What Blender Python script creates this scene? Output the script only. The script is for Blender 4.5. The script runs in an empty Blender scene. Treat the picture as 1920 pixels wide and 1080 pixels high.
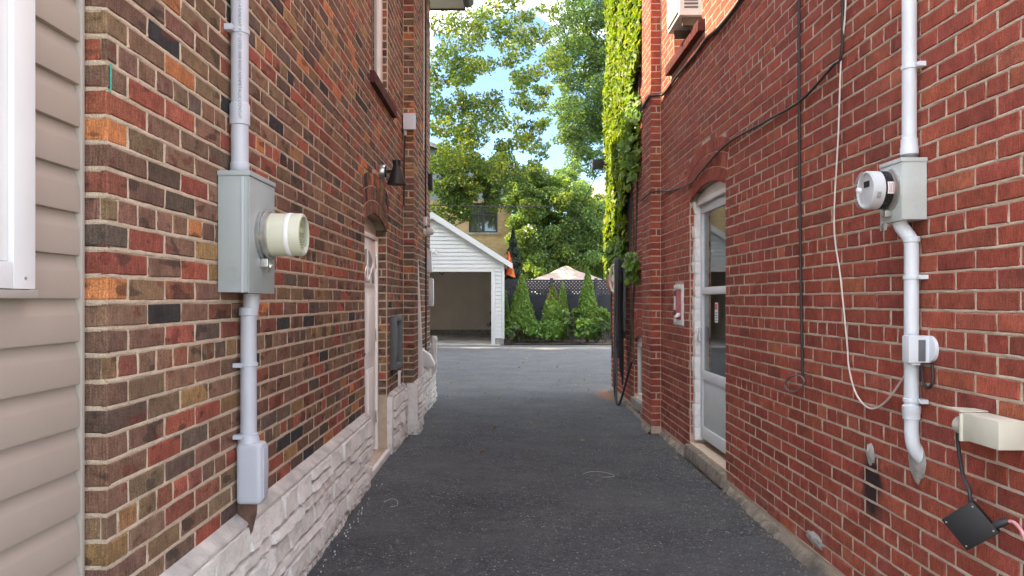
import bpy, bmesh, math, random
import numpy as np
from mathutils import Matrix, Vector

# ------------------------------------------------------------------ camera, sky, sun, exposure
SC = bpy.context.scene
COL = SC.collection
R = math.radians
CH = 1.38                    # camera height
F, VX, VY = 1400.0, 948.0, 563.0   # focal length and vanishing point of the alley in 1920x1080 pixels
cam_d = bpy.data.cameras.new("camera")
cam = bpy.data.objects.new("camera", cam_d); COL.objects.link(cam)
cam.location = (0, 0, CH); cam.rotation_euler = (R(90), 0, 0)
cam_d.sensor_width = 36; cam_d.lens = F / 1920 * 36
cam_d.shift_x = 12 / 1920; cam_d.shift_y = 23 / 1920
cam_d.clip_start = 0.05; cam_d.clip_end = 2000
SC.camera = cam

SUN_DIR = Vector((-2.2, .45, 2.48)).normalized()      # towards the sun
sun_el = math.asin(SUN_DIR.z); sun_az = math.atan2(SUN_DIR.x, SUN_DIR.y)
wld = bpy.data.worlds.new("World"); SC.world = wld; wld.use_nodes = True
wn = wld.node_tree.nodes; wlk = wld.node_tree.links; wn.clear()
wout = wn.new('ShaderNodeOutputWorld'); wbg = wn.new('ShaderNodeBackground')
sky = wn.new('ShaderNodeTexSky'); sky.sky_type = 'NISHITA'; sky.sun_disc = False
sky.sun_elevation = sun_el; sky.sun_rotation = sun_az
sky.air_density = 1.0; sky.dust_density = 0.2; sky.ozone_density = 1.6
wtc = wn.new('ShaderNodeTexCoord'); wmap = wn.new('ShaderNodeMapping')
wmap.inputs['Scale'].default_value = (1.0, 1.0, 2.2)
wmap.inputs['Location'].default_value = (0.35, 0.1, 0.55)
cn = wn.new('ShaderNodeTexNoise'); cn.inputs['Scale'].default_value = 3.2; cn.inputs['Detail'].default_value = 9; cn.inputs['Roughness'].default_value = 0.56
cr = wn.new('ShaderNodeValToRGB'); cr.color_ramp.elements[0].position = 0.50; cr.color_ramp.elements[1].position = 0.74
cmx = wn.new('ShaderNodeMix'); cmx.data_type = 'RGBA'
wlk.new(wtc.outputs['Generated'], wmap.inputs['Vector']); wlk.new(wmap.outputs[0], cn.inputs['Vector'])
wlk.new(cn.outputs['Fac'], cr.inputs['Fac']); wlk.new(cr.outputs['Color'], cmx.inputs['Factor'])
skm = wn.new('ShaderNodeMix'); skm.data_type = 'RGBA'; skm.blend_type = 'MULTIPLY'; skm.inputs['Factor'].default_value = 1; skm.inputs['B'].default_value = (.66, .72, .78, 1)
wlk.new(sky.outputs[0], skm.inputs['A']); wlk.new(skm.outputs['Result'], cmx.inputs['A']); cmx.inputs['B'].default_value = (40.0, 38.0, 35.6, 1)
wlk.new(cmx.outputs['Result'], wbg.inputs['Color']); wbg.inputs['Strength'].default_value = 0.05
wlk.new(wbg.outputs[0], wout.inputs['Surface'])
sun_l = bpy.data.lights.new("sun", 'SUN'); sun_l.energy = 2.0; sun_l.angle = R(0.53); sun_l.color = (1.0, 0.83, 0.58)
sun = bpy.data.objects.new("sun", sun_l); COL.objects.link(sun)
sun.rotation_euler = (-SUN_DIR).to_track_quat('-Z', 'Y').to_euler(); sun.location = (-20, 14, 30)
SC.view_settings.view_transform = 'Standard'; SC.view_settings.look = 'None'
SC.view_settings.gamma = 1.0; SC.view_settings.exposure = 3.25
SC.render.engine = 'CYCLES'
SC.cycles.max_bounces = 8; SC.cycles.transparent_max_bounces = 12

rng = random.Random(7); nr = np.random.default_rng(7)
XL, XR = -1.058, 1.61        # planes of the two alley walls
def at(x, y, Y): return Vector(((x - VX) * Y / F, Y, CH + (VY - y) * Y / F))
def on_x(x, y, X):           # pixel on the plane at side distance X
    Y = F * X / (x - VX); return Vector((X, Y, CH + (VY - y) * Y / F))

# ------------------------------------------------------------------ materials
class NT:
    def __init__(s, name):
        s.m = bpy.data.materials.new(name); s.m.use_nodes = True
        s.n = s.m.node_tree.nodes; s.l = s.m.node_tree.links
        s.b = s.n['Principled BSDF']; s.out = s.n['Material Output']
        s.g = s.n.new('ShaderNodeNewGeometry')
    def noise(s, scale, detail=4, rough=.55, vec=None):
        t = s.n.new('ShaderNodeTexNoise'); t.inputs['Scale'].default_value = scale
        t.inputs['Detail'].default_value = detail; t.inputs['Roughness'].default_value = rough
        s.l.new(vec or s.g.outputs['Position'], t.inputs['Vector']); return t.outputs['Fac']
    def vor(s, scale, out='Distance', vec=None):
        t = s.n.new('ShaderNodeTexVoronoi'); t.inputs['Scale'].default_value = scale
        s.l.new(vec or s.g.outputs['Position'], t.inputs['Vector']); return t.outputs[out]
    def scaled(s, sc):
        t = s.n.new('ShaderNodeMapping'); t.inputs['Scale'].default_value = sc
        s.l.new(s.g.outputs['Position'], t.inputs['Vector']); return t.outputs[0]
    def ramp(s, fac, p0, p1, c0=(0,0,0,1), c1=(1,1,1,1)):
        t = s.n.new('ShaderNodeValToRGB'); e = t.color_ramp.elements
        e[0].position = p0; e[1].position = p1; e[0].color = c0; e[1].color = c1
        s.l.new(fac, t.inputs['Fac']); return t.outputs['Color']
    def math(s, op, a, b=None):
        t = s.n.new('ShaderNodeMath'); t.operation = op
        for i, v in enumerate((a, b)):
            if v is None: continue
            if isinstance(v, (int, float)): t.inputs[i].default_value = v
            else: s.l.new(v, t.inputs[i])
        return t.outputs[0]
    def mix(s, fac, a, b, mode='MIX'):
        t = s.n.new('ShaderNodeMix'); t.data_type = 'RGBA'; t.blend_type = mode
        for k, v in (('Factor', fac), ('A', a), ('B', b)):
            if isinstance(v, (int, float)): t.inputs[k].default_value = v
            elif isinstance(v, tuple): t.inputs[k].default_value = (*v[:3], 1)
            else: s.l.new(v, t.inputs[k])
        return t.outputs['Result']
    def bump(s, h, strength=.4, dist=.004, prev=None):
        t = s.n.new('ShaderNodeBump'); t.inputs['Strength'].default_value = strength; t.inputs['Distance'].default_value = dist
        s.l.new(h, t.inputs['Height'])
        if prev is not None: s.l.new(prev, t.inputs['Normal'])
        return t.outputs[0]
    def done(s, col, rough=.8, bump=None, metal=0, spec=.5):
        if isinstance(col, tuple): s.b.inputs['Base Color'].default_value = (*col[:3], 1)
        else: s.l.new(col, s.b.inputs['Base Color'])
        if isinstance(rough, (int, float)): s.b.inputs['Roughness'].default_value = rough
        else: s.l.new(rough, s.b.inputs['Roughness'])
        s.b.inputs['Metallic'].default_value = metal
        s.b.inputs['Specular IOR Level'].default_value = spec
        if bump is not None: s.l.new(bump, s.b.inputs['Normal'])
        return s.m
    def pos(s):
        t = s.n.new('ShaderNodeSeparateXYZ'); s.l.new(s.g.outputs['Position'], t.inputs[0]); return t.outputs

def plain(name, c, rough=.6, var=.25, scale=9, bump=.15, bscale=60, metal=0, spec=.5, dirt=None, dist=.003):
    k = NT(name)
    f = k.ramp(k.noise(scale, 5), .3, .7)
    lo = tuple(v * (1 - var) for v in c); hi = tuple(min(1, v * (1 + var * .5)) for v in c)
    col = k.mix(f, lo, hi)
    if dirt:
        col = k.mix(k.math('MULTIPLY', k.ramp(k.noise(3.3, 8, .7), .52, .78), dirt[1]), col, dirt[0])
    return k.done(col, rough, k.bump(k.noise(bscale, 5), bump, dist) if bump else None, metal, spec)

def brick_mat(name, src, right=False):
    k = NT(name)
    if src == 'obj':
        o = k.n.new('ShaderNodeObjectInfo'); col = o.outputs['Color']
    else:
        a = k.n.new('ShaderNodeAttribute'); a.attribute_name = 'col'; col = a.outputs['Color']
    P = k.pos()
    u = k.math('ADD', P[0], P[1])
    cv = k.n.new('ShaderNodeCombineXYZ'); k.l.new(u, cv.inputs[0])
    k.l.new(k.math('MULTIPLY', P[2], .12), cv.inputs[2])
    stri = k.noise(190, 2, .5, cv.outputs[0])                     # vertical wire-cut grooves
    grain = k.noise(210, 4, .7)
    blot = k.noise(17, 4, .6)
    if not right:                                                 # kiln flashing: part of a brick goes dark or red
        fl = k.noise(6.5, 2, .5, k.scaled((1, 1, 2.5)))
        col = k.mix(k.ramp(fl, .60, .64), col, k.mix(.62, col, (.045, .035, .033)))
        col = k.mix(k.math('MULTIPLY', k.ramp(k.noise(5.3, 2, .5, k.scaled((1.3, 1.3, 3))), .63, .67), .6), col, (.20, .05, .04))
    col = k.mix(.65, col, k.ramp(blot, .3, .75, (.55, .55, .55, 1), (1.3, 1.3, 1.3, 1)), 'MULTIPLY')
    col = k.mix(.7, col, k.ramp(stri, .35, .65, (.62, .6, .6, 1), (1.2, 1.2, 1.2, 1)), 'MULTIPLY')
    col = k.mix(.6, col, k.ramp(grain, .35, .65, (.30, .28, .27, 1), (1.5, 1.45, 1.42, 1)), 'MULTIPLY')
    pits = k.ramp(k.vor(120), .06, .16, (.35, .3, .3, 1), (1, 1, 1, 1))
    col = k.mix(.5, col, pits, 'MULTIPLY')
    if right:
        eff = k.ramp(k.noise(7, 6, .7), .5, .75)                 # pale salts low on the wall
        low = k.ramp(P[2], .02, .42, (1, 1, 1, 1), (0, 0, 0, 1))
        col = k.mix(k.math('MULTIPLY', k.math('MULTIPLY', eff, low), .42), col, (.52, .40, .36))
        # scorch mark under the old pipe hole
        dv = k.n.new('ShaderNodeVectorMath'); dv.operation = 'SUBTRACT'; k.l.new(k.g.outputs['Position'], dv.inputs[0])
        c = on_x(1636, 912, XR); dv.inputs[1].default_value = c
        dm = k.n.new('ShaderNodeVectorMath'); dm.operation = 'MULTIPLY'; k.l.new(dv.outputs[0], dm.inputs[0]); dm.inputs[1].default_value = (0, 9.5, 6.0)
        ln = k.n.new('ShaderNodeVectorMath'); ln.operation = 'LENGTH'; k.l.new(dm.outputs[0], ln.inputs[0])
        d = k.math('MULTIPLY', k.math('ADD', ln.outputs['Value'], k.math('MULTIPLY', k.noise(14, 4), .9)), .5)
        col = k.mix(k.ramp(d, .5, .75, (.93,) * 3 + (1,), (0, 0, 0, 1)), col, (.016, .016, .017))
    col = k.mix(.8, col, k.ramp(k.noise(1.1, 6, .7, k.scaled((1, 1, .55))), .32, .68, (.72, .70, .69, 1), (1.14, 1.12, 1.1, 1)), 'MULTIPLY')
    h = k.math('ADD', k.math('MULTIPLY', stri, .8), grain)
    return k.done(col, .88, k.bump(h, .75, .006), spec=.25)

M = {}
for s in ('obj', 'att'):
    M['lb_' + s] = brick_mat('left_brick_' + s, s)
    M['rb_' + s] = brick_mat('right_brick_' + s, s, True)
def mortar(name, a, b, stains=False):
    k = NT(name)
    col = k.mix(k.ramp(k.noise(14, 6, .65), .3, .7), a, b)
    col = k.mix(k.ramp(k.noise(170, 3), .55, .75), col, tuple(v * .55 for v in a))
    h = k.math('ADD', k.noise(60, 4), k.noise(260, 3))
    return k.done(col, .95, k.bump(h, .9, .006), spec=.2)
M['mortar_l'] = mortar('mortar_left', (.48, .385, .295), (.64, .525, .41))
M['mortar_r'] = mortar('mortar_right', (.50, .39, .30), (.68, .55, .44))
def stone_mat():
    k = NT('cast_stone')
    v = k.scaled((4.0, 1.0, 2.0))
    f = k.ramp(k.noise(6, 8, .68), .33, .68)
    col = k.mix(f, (.74, .71, .66), (.92, .91, .88))
    col = k.mix(k.math('MULTIPLY', k.ramp(k.noise(9, 7, .7), .58, .76), .45), col, (.42, .33, .23))
    col = k.mix(k.math('MULTIPLY', k.ramp(k.noise(5, 5, .7), .58, .7), .45), col, (.45, .45, .45))
    P = k.pos()
    low = k.ramp(P[2], .0, .12, (1, 1, 1, 1), (0, 0, 0, 1))
    col = k.mix(k.math('MULTIPLY', k.math('MULTIPLY', low, k.ramp(k.noise(22, 5, .7), .42, .62)), .8), col, (.12, .10, .09))
    h = k.math('ADD', k.math('MULTIPLY', k.noise(26, 6, .62), 1.6), k.noise(130, 3))
    return k.done(col, .82, k.bump(h, .9, .012), spec=.3)
M['stone'] = stone_mat()
def asphalt_mat():
    k = NT('asphalt')
    P = k.pos()
    v1 = k.vor(125, 'Color'); sv = k.n.new('ShaderNodeSeparateColor'); k.l.new(v1, sv.inputs[0])
    col = k.mix(k.ramp(sv.outputs[0], .1, .95), (.030, .034, .039), (.125, .132, .140))
    v2 = k.vor(46, 'Color'); s2 = k.n.new('ShaderNodeSeparateColor'); k.l.new(v2, s2.inputs[0])
    col = k.mix(.9, col, k.ramp(s2.outputs[0], .0, 1.0, (.75, .75, .76, 1), (1.2, 1.2, 1.19, 1)), 'MULTIPLY')
    col = k.mix(.9, col, k.ramp(k.noise(14, 9, .82), .36, .64, (.6, .6, .62, 1), (1.32, 1.32, 1.3, 1)), 'MULTIPLY')
    col = k.mix(k.ramp(sv.outputs[1], .984, .994), col, (.55, .54, .52))
    col = k.mix(k.ramp(k.noise(1.1, 5, .6), .35, .68, (0, 0, 0, 1), (.8, .8, .8, 1)), col, (.108, .112, .116))
    col = k.mix(k.ramp(k.noise(.5, 6, .68, k.scaled((.8, 1.6, 1))), .54, .66, (0, 0, 0, 1), (.42, .42, .42, 1)), col, (.14, .14, .14))
    far = k.ramp(k.math('DIVIDE', P[1], 30.0), .22, .70)               # paler with distance: the open yard's skylight put into the colour
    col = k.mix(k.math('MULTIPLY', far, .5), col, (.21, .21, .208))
    dv = k.n.new('ShaderNodeVectorMath'); dv.operation = 'SUBTRACT'; k.l.new(k.g.outputs['Position'], dv.inputs[0]); dv.inputs[1].default_value = (1.50, 10.9, 0)
    dm = k.n.new('ShaderNodeVectorMath'); dm.operation = 'MULTIPLY'; k.l.new(dv.outputs[0], dm.inputs[0]); dm.inputs[1].default_value = (4.2, 1.15, 0)
    ln = k.n.new('ShaderNodeVectorMath'); ln.operation = 'LENGTH'; k.l.new(dm.outputs[0], ln.inputs[0])
    d = k.math('MULTIPLY', k.math('ADD', ln.outputs['Value'], k.math('MULTIPLY', k.noise(7, 5), .9)), .5)
    col = k.mix(k.ramp(d, .375, .72, (.7, .7, .7, 1), (0, 0, 0, 1)), col, (.34, .14, .06))   # brick dust below the hoses
    col = k.mix(.8, col, k.ramp(k.noise(1.7, 8, .74), .32, .70, (.70, .70, .72, 1), (1.25, 1.24, 1.22, 1)), 'MULTIPLY')
    h = k.math('ADD', k.vor(120), k.math('MULTIPLY', k.noise(40, 5, .7), 1.1))
    return k.done(col, .82, k.bump(h, .85, .012), spec=.4)
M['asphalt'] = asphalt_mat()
M['soil'] = plain('soil', (.075, .055, .038), .95, .5, 4, .9, 30, dist=.03)
M['lawn'] = plain('lawn', (.06, .085, .03), .95, .5, 3, .9, 40, dist=.03)
M['concrete'] = plain('concrete', (.34, .32, .29), .92, .4, 8, .8, 70, dirt=((.10, .09, .08), .7), dist=.008)
M['bounce_paving'] = plain('bounce_concrete', (.52, .49, .44), .9, .2, 3, .5, 60, dirt=((.30, .28, .25), .4), dist=.006)
M['footing'] = plain('old_concrete_footing', (.24, .205, .165), .95, .5, 13, 1.0, 60, dirt=((.07, .06, .05), .8), dist=.012)
M['joint'] = plain('dark_joint', (.16, .15, .135), .95, .35, 10, .8, 60, dist=.008)
M['mortar_base'] = plain('stone_base_mortar', (.52, .50, .47), .95, .35, 10, .8, 60, dist=.008)
M['patch'] = plain('mortar_patch', (.42, .40, .37), .95, .3, 30, 1.0, 90, dist=.008)
M['vinyl'] = plain('tan_vinyl', (.335, .285, .245), .55, .07, 3, .25, 90, spec=.4, dirt=((.30, .25, .22), .25), dist=.0015)
M['vinyl_trim'] = plain('tan_vinyl_trim', (.36, .33, .30), .5, .07, 6, .1, 120)
M['white_trim'] = plain('white_vinyl_frame', (.70, .71, .73), .35, .05, 4, .05, 50)
M['white_paint'] = plain('white_paint', (.78, .77, .74), .45, .1, 7, .12, 70, dirt=((.55, .50, .44), .3))
M['door_white'] = plain('door_paint', (.90, .89, .87), .4, .06, 4, .08, 60)
M['cream_panel'] = plain('cream_panel', (.62, .55, .45), .6, .12, 5, .1, 60)
M['flake'] = plain('flaking_white_paint', (.78, .77, .76), .7, .15, 20, 1.0, 45, dirt=((.45, .40, .36), .6), dist=.008)
M['pvc'] = plain('grey_pvc', (.47, .50, .57), .42, .07, 5, .06, 40, dirt=((.36, .36, .38), .3))
M['pvc_white'] = plain('pale_pvc', (.66, .70, .75), .4, .07, 5, .06, 40, dirt=((.45, .44, .42), .25))
M['box_grey'] = plain('grey_enamel', (.34, .385, .395), .38, .08, 3, .06, 30, dirt=((.27, .27, .24), .5))
M['box_pale'] = plain('pale_grey_enamel', (.52, .58, .585), .4, .08, 5, .06, 30, dirt=((.40, .36, .27), .5))
M['steel'] = plain('galvanised_steel', (.55, .55, .53), .3, .3, 20, .1, 60, metal=.85)
M['meter_body'] = plain('yellowed_plastic', (.55, .56, .45), .35, .08, 8, .03, 40)
M['meter_white'] = plain('meter_white_plastic', (.80, .81, .82), .35, .05, 8, .03, 40)
M['rust'] = plain('rusty_metal', (.15, .075, .05), .8, .5, 30, .5, 90, dirt=((.06, .05, .05), .7))
M['black'] = plain('black_paint', (.012, .0125, .014), .5, .2, 9, .05, 60)
M['rubber'] = plain('black_rubber', (.028, .029, .033), .55, .3, 14, .1, 90)
M['rubber_grey'] = plain('grey_rubber', (.12, .13, .14), .55, .3, 14, .1, 90)
M['dark_cable'] = plain('dark_cable', (.03, .022, .022), .6, .3, 14, .1, 90)
M['white_cable'] = plain('white_cable', (.68, .60, .55), .5, .12, 14, .05, 90)
M['pink_cable'] = plain('pink_cable', (.78, .36, .38), .45, .08, 10, 0)
M['cream_plastic'] = plain('cream_plastic', (.62, .60, .50), .45, .08, 10, .05, 60, dirt=((.42, .37, .26), .4))
M['grey_metal'] = plain('grey_hatch_paint', (.105, .115, .12), .5, .15, 10, .1, 50)
M['red_paint'] = plain('worn_red_paint', (.55, .025, .045), .55, .3, 20, .3, 70, dirt=((.66, .45, .44), .45))
M['orange'] = plain('orange_plastic', (.62, .25, .08), .5, .2, 10, 0)
M['wood'] = plain('weathered_wood', (.16, .11, .075), .85, .4, 14, .5, 60)
M['bark'] = plain('bark', (.105, .085, .07), .95, .5, 11, 1.0, 22, dist=.02)
M['white_siding'] = plain('white_siding', (.62, .625, .60), .5, .05, 2, .08, 50, dirt=((.62, .62, .58), .3))
M['garage_wall'] = plain('garage_plaster', (.82, .74, .64), .9, .12, 1.5, .1, 30)
M['garage_floor'] = plain('garage_floor', (.58, .55, .51), .8, .35, 2, .3, 30)
M['shingle'] = plain('roof_shingle', (.10, .095, .09), .9, .4, 12, .8, 40)
M['brown_shingle'] = plain('brown_roof_shingle', (.33, .25, .19), .9, .25, 6, .8, 20)
M['soffit'] = plain('soffit', (.62, .60, .55), .6, .1, 4, .1, 40)
M['gutter'] = plain('dark_gutter', (.05, .042, .04), .45, .2, 8, .1, 50)
M['grey_siding'] = plain('grey_siding', (.20, .23, .27), .7, .15, 3, .1, 40)
M['dark_frame'] = plain('dark_window_frame', (.035, .037, .042), .45, .2, 9, .05, 60)
M['canvas'] = plain('pink_beige_canvas', (.44, .335, .28), .8, .1, 3, .25, 90)
M['lattice'] = plain('dark_lattice', (.028, .03, .04), .7, .3, 8, .2, 40)
M['flag_red'] = plain('flag_red', (.55, .06, .04), .8, .15, 9, .1, 60)
M['flag_yellow'] = plain('flag_yellow', (.80, .36, .05), .8, .15, 9, .1, 60)
M['curtain'] = plain('curtain', (.60, .60, .56), .9, .12, 7, .1, 40)
M['interior'] = plain('dim_interior', (.10, .09, .08), .9, .3, 3, 0)
M['print'] = plain('print_ink', (.10, .10, .14), .7, .1, 9, 0)
M['label_white'] = plain('label_white', (.82, .80, .80), .5, .05, 9, 0)
M['label_red'] = plain('label_red', (.60, .05, .06), .5, .1, 9, 0)
M['chalk'] = plain('green_chalk', (.05, .42, .33), .9, .3, 60, .3, 90)
def yellow_brick():
    k = NT('far_yellow_brick')
    P = k.pos(); cv = k.n.new('ShaderNodeCombineXYZ'); k.l.new(k.math('ADD', P[0], P[1]), cv.inputs[0]); k.l.new(P[2], cv.inputs[1])
    t = k.n.new('ShaderNodeTexBrick'); k.l.new(cv.outputs[0], t.inputs['Vector'])
    t.inputs['Color1'].default_value = (.40, .28, .13, 1); t.inputs['Color2'].default_value = (.52, .38, .19, 1); t.inputs['Mortar'].default_value = (.42, .35, .26, 1)
    t.inputs['Scale'].default_value = 1; t.inputs['Brick Width'].default_value = .23; t.inputs['Row Height'].default_value = .075; t.inputs['Mortar Size'].default_value = .008
    col = k.mix(.6, t.outputs['Color'], k.ramp(k.noise(1.5, 6), .3, .7, (.6, .58, .55, 1), (1.15, 1.1, 1.1, 1)), 'MULTIPLY')
    return k.done(col, .9, k.bump(t.outputs['Fac'], -.4, .01))
M['yellow_brick'] = yellow_brick()
def glass_mat(name, tint=(.75, .8, .8), refl=.22):
    k = NT(name); k.n.remove(k.b)
    tr = k.n.new('ShaderNodeBsdfTransparent'); tr.inputs[0].default_value = (*tint, 1)
    gl = k.n.new('ShaderNodeBsdfGlossy'); gl.inputs['Roughness'].default_value = .02
    fr = k.n.new('ShaderNodeFresnel'); fr.inputs['IOR'].default_value = 1.5
    mx = k.n.new('ShaderNodeMixShader')
    k.l.new(k.math('ADD', k.math('MULTIPLY', fr.outputs[0], .35 if refl < .05 else 1.0), refl), mx.inputs[0]); k.l.new(tr.outputs[0], mx.inputs[1]); k.l.new(gl.outputs[0], mx.inputs[2])
    k.l.new(mx.outputs[0], k.out.inputs['Surface']); return k.m
M['glass'] = glass_mat('window_glass', (.85, .88, .88), .10)
M['clear'] = glass_mat('clear_cover', (.93, .95, .97), .03)
def leaf_mat(name, tl=.4):
    k = NT(name); k.n.remove(k.b)
    a = k.n.new('ShaderNodeAttribute'); a.attribute_name = 'col'
    d = k.n.new('ShaderNodeBsdfPrincipled'); d.inputs['Roughness'].default_value = .5; d.inputs['Specular IOR Level'].default_value = .3
    t = k.n.new('ShaderNodeBsdfTranslucent'); mx = k.n.new('ShaderNodeMixShader'); mx.inputs[0].default_value = tl
    k.l.new(a.outputs['Color'], d.inputs['Base Color'])
    c2 = k.mix(1.0, a.outputs['Color'], (1.55, 1.5, .55), 'MULTIPLY'); k.l.new(c2, t.inputs['Color'])
    k.l.new(d.outputs[0], mx.inputs[1]); k.l.new(t.outputs[0], mx.inputs[2]); k.l.new(mx.outputs[0], k.out.inputs['Surface']); return k.m
M['leaf'] = leaf_mat('leaf'); M['cedar'] = leaf_mat('cedar_leaf', .2)

# ------------------------------------------------------------------ mesh helpers
def frame(d):
    d = d.normalized(); a = Vector((0, 0, 1)) if abs(d.z) < .9 else Vector((1, 0, 0))
    u = d.cross(a).normalized(); return u, d.cross(u).normalized()
def smooth_path(pts, n=6):
    pts = [Vector(p) for p in pts]; out = []
    for i in range(len(pts) - 1):
        p0 = pts[max(i - 1, 0)]; p1 = pts[i]; p2 = pts[i + 1]; p3 = pts[min(i + 2, len(pts) - 1)]
        for j in range(n):
            t = j / n
            out.append(.5 * ((2 * p1) + (p2 - p0) * t + (2 * p0 - 5 * p1 + 4 * p2 - p3) * t * t + (3 * p1 - p0 - 3 * p2 + p3) * t ** 3))
    out.append(pts[-1]); return out
class MB:
    def __init__(s): s.v = []; s.f = []
    def box(s, a, b):
        x0, y0, z0 = (min(a[i], b[i]) for i in range(3)); x1, y1, z1 = (max(a[i], b[i]) for i in range(3)); o = len(s.v)
        s.v += [(x0,y0,z0),(x1,y0,z0),(x1,y1,z0),(x0,y1,z0),(x0,y0,z1),(x1,y0,z1),(x1,y1,z1),(x0,y1,z1)]
        s.f += [tuple(o + i for i in q) for q in ((0,3,2,1),(4,5,6,7),(0,1,5,4),(1,2,6,5),(2,3,7,6),(3,0,4,7))]; return s
    def hexa(s, vs):
        o = len(s.v); s.v += [tuple(v) for v in vs]
        s.f += [tuple(o + i for i in q) for q in ((0,3,2,1),(4,5,6,7),(0,1,5,4),(1,2,6,5),(2,3,7,6),(3,0,4,7))]; return s
    def tube(s, pts, r, seg=10, cap=True):
        pts = [Vector(p) for p in pts]; n = len(pts); rs = r if isinstance(r, (list, tuple)) else [r] * n; o = len(s.v); u = None
        for i, p in enumerate(pts):
            d = (pts[min(i + 1, n - 1)] - pts[max(i - 1, 0)])
            if d.length < 1e-9: d = Vector((0, 0, 1))
            d.normalize()
            if u is None: u, w = frame(d)
            else:
                u = (u - d * u.dot(d)).normalized(); w = d.cross(u)
            for k in range(seg):
                a = 2 * math.pi * k / seg; s.v.append(tuple(p + (u * math.cos(a) + w * math.sin(a)) * rs[i]))
        for i in range(n - 1):
            for k in range(seg):
                k2 = (k + 1) % seg; s.f.append((o + i*seg + k, o + i*seg + k2, o + (i+1)*seg + k2, o + (i+1)*seg + k))
        if cap: s.f.append(tuple(o + k for k in reversed(range(seg)))); s.f.append(tuple(o + (n-1)*seg + k for k in range(seg)))
        return s
    def lathe(s, c, axis, prof, seg=28):
        c = Vector(c); d = Vector(axis).normalized()
        return s.tube_prof([c + d * t for r, t in prof], [max(r, 1e-4) for r, t in prof], d, seg)
    def tube_prof(s, pts, rs, d, seg):
        u, w = frame(d); o = len(s.v); n = len(pts)
        for p, r in zip(pts, rs):
            for k in range(seg):
                a = 2 * math.pi * k / seg; s.v.append(tuple(p + (u * math.cos(a) + w * math.sin(a)) * r))
        for i in range(n - 1):
            for k in range(seg):
                k2 = (k + 1) % seg; s.f.append((o + i*seg + k, o + i*seg + k2, o + (i+1)*seg + k2, o + (i+1)*seg + k))
        s.f.append(tuple(o + k for k in reversed(range(seg)))); s.f.append(tuple(o + (n-1)*seg + k for k in range(seg))); return s
    def prism(s, poly, ext):       # polygon of 3d points extruded by a vector
        o = len(s.v); n = len(poly); e = Vector(ext)
        s.v += [tuple(Vector(p)) for p in poly] + [tuple(Vector(p) + e) for p in poly]
        s.f.append(tuple(o + i for i in reversed(range(n)))); s.f.append(tuple(o + n + i for i in range(n)))
        for i in range(n): j = (i + 1) % n; s.f.append((o + i, o + j, o + n + j, o + n + i))
        return s
    def mesh(s, name, bevel=0, smooth=True, seg=2):
        me = bpy.data.meshes.new(name); me.from_pydata(s.v, [], s.f)
        bm = bmesh.new(); bm.from_mesh(me); bmesh.ops.recalc_face_normals(bm, faces=bm.faces)
        if bevel:
            es = [e for e in bm.edges if len(e.link_faces) == 2 and e.calc_face_angle(0) > .6]
            bmesh.ops.bevel(bm, geom=es, offset=bevel, segments=seg, profile=.6, affect='EDGES', clamp_overlap=True)
        bm.to_mesh(me); bm.free()
        if smooth:
            me.shade_smooth()
            try: me.set_sharp_from_angle(angle=R(38))
            except Exception: pass
        return me
    def build(s, name, mat, parent=None, bevel=0, smooth=True, seg=2):
        return link(name, s.mesh(name, bevel, smooth, seg), mat, parent)
def link(name, me, mat, parent=None):
    o = bpy.data.objects.new(name, me); COL.objects.link(o)
    if mat is not None and not me.materials: me.materials.append(M[mat] if isinstance(mat, str) else mat)
    if parent is not None:
        o.parent = parent
        if parent.type == 'EMPTY' and parent.parent is None: o.matrix_parent_inverse = Matrix.Translation(-parent.location)
    return o
def tag(o, label=None, cat=None, group=None, kind=None):
    for k, v in (('label', label), ('category', cat), ('group', group), ('kind', kind)):
        if v: o[k] = v
    return o
def thing(name, loc, label, cat, group=None):
    o = bpy.data.objects.new(name, None); COL.objects.link(o); o.location = loc; o.empty_display_size = .2
    return tag(o, label, cat, group)
def box(name, a, b, mat, parent=None, bevel=0): return MB().box(a, b).build(name, mat, parent, bevel)
def tube(name, pts, r, mat, parent=None, seg=10): return MB().tube(pts, r, seg).build(name, mat, parent)

# ------------------------------------------------------------------ bricks
PITCH, MOD = .0706, .225
JT = .0130
FACES = {'E': (Vector((0, 1, 0)), Vector((1, 0, 0)), R(90)), 'W': (Vector((0, -1, 0)), Vector((-1, 0, 0)), R(-90)),
         'S': (Vector((1, 0, 0)), Vector((0, -1, 0)), 0.0), 'N': (Vector((-1, 0, 0)), Vector((0, 1, 0)), R(180))}
BF = [(0,1,5,4),(1,2,6,5),(2,3,7,6),(3,0,4,7),(4,5,9,8),(5,6,10,9),(6,7,11,10),(7,4,8,11),(8,9,10,11)]
def brick_verts(q, rnd):
    # q: four corners (u,z) counter-clockwise; gives 12 verts in (u, depth, z), face towards -depth
    cx = sum(p[0] for p in q) / 4; cz = sum(p[1] for p in q) / 4; vs = []
    jt = [(p[0] + rnd.uniform(-.0022, .0022), p[1] + rnd.uniform(-.0022, .0022)) for p in q]
    pr = .0042 + rnd.uniform(-.0015, .002)
    for p in jt: vs.append((p[0], .012, p[1]))
    for p in jt: vs.append((p[0], -(pr - .0035), p[1]))
    for p in jt:
        dx, dz = p[0] - cx, p[1] - cz
        vs.append((p[0] - math.copysign(.0035, dx), -(pr + rnd.uniform(-.0008, .0008)), p[1] - math.copysign(.0035, dz)))
    return vs
def rect(l, h): return [(-l/2, -h/2), (l/2, -h/2), (l/2, h/2), (-l/2, h/2)]
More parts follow.
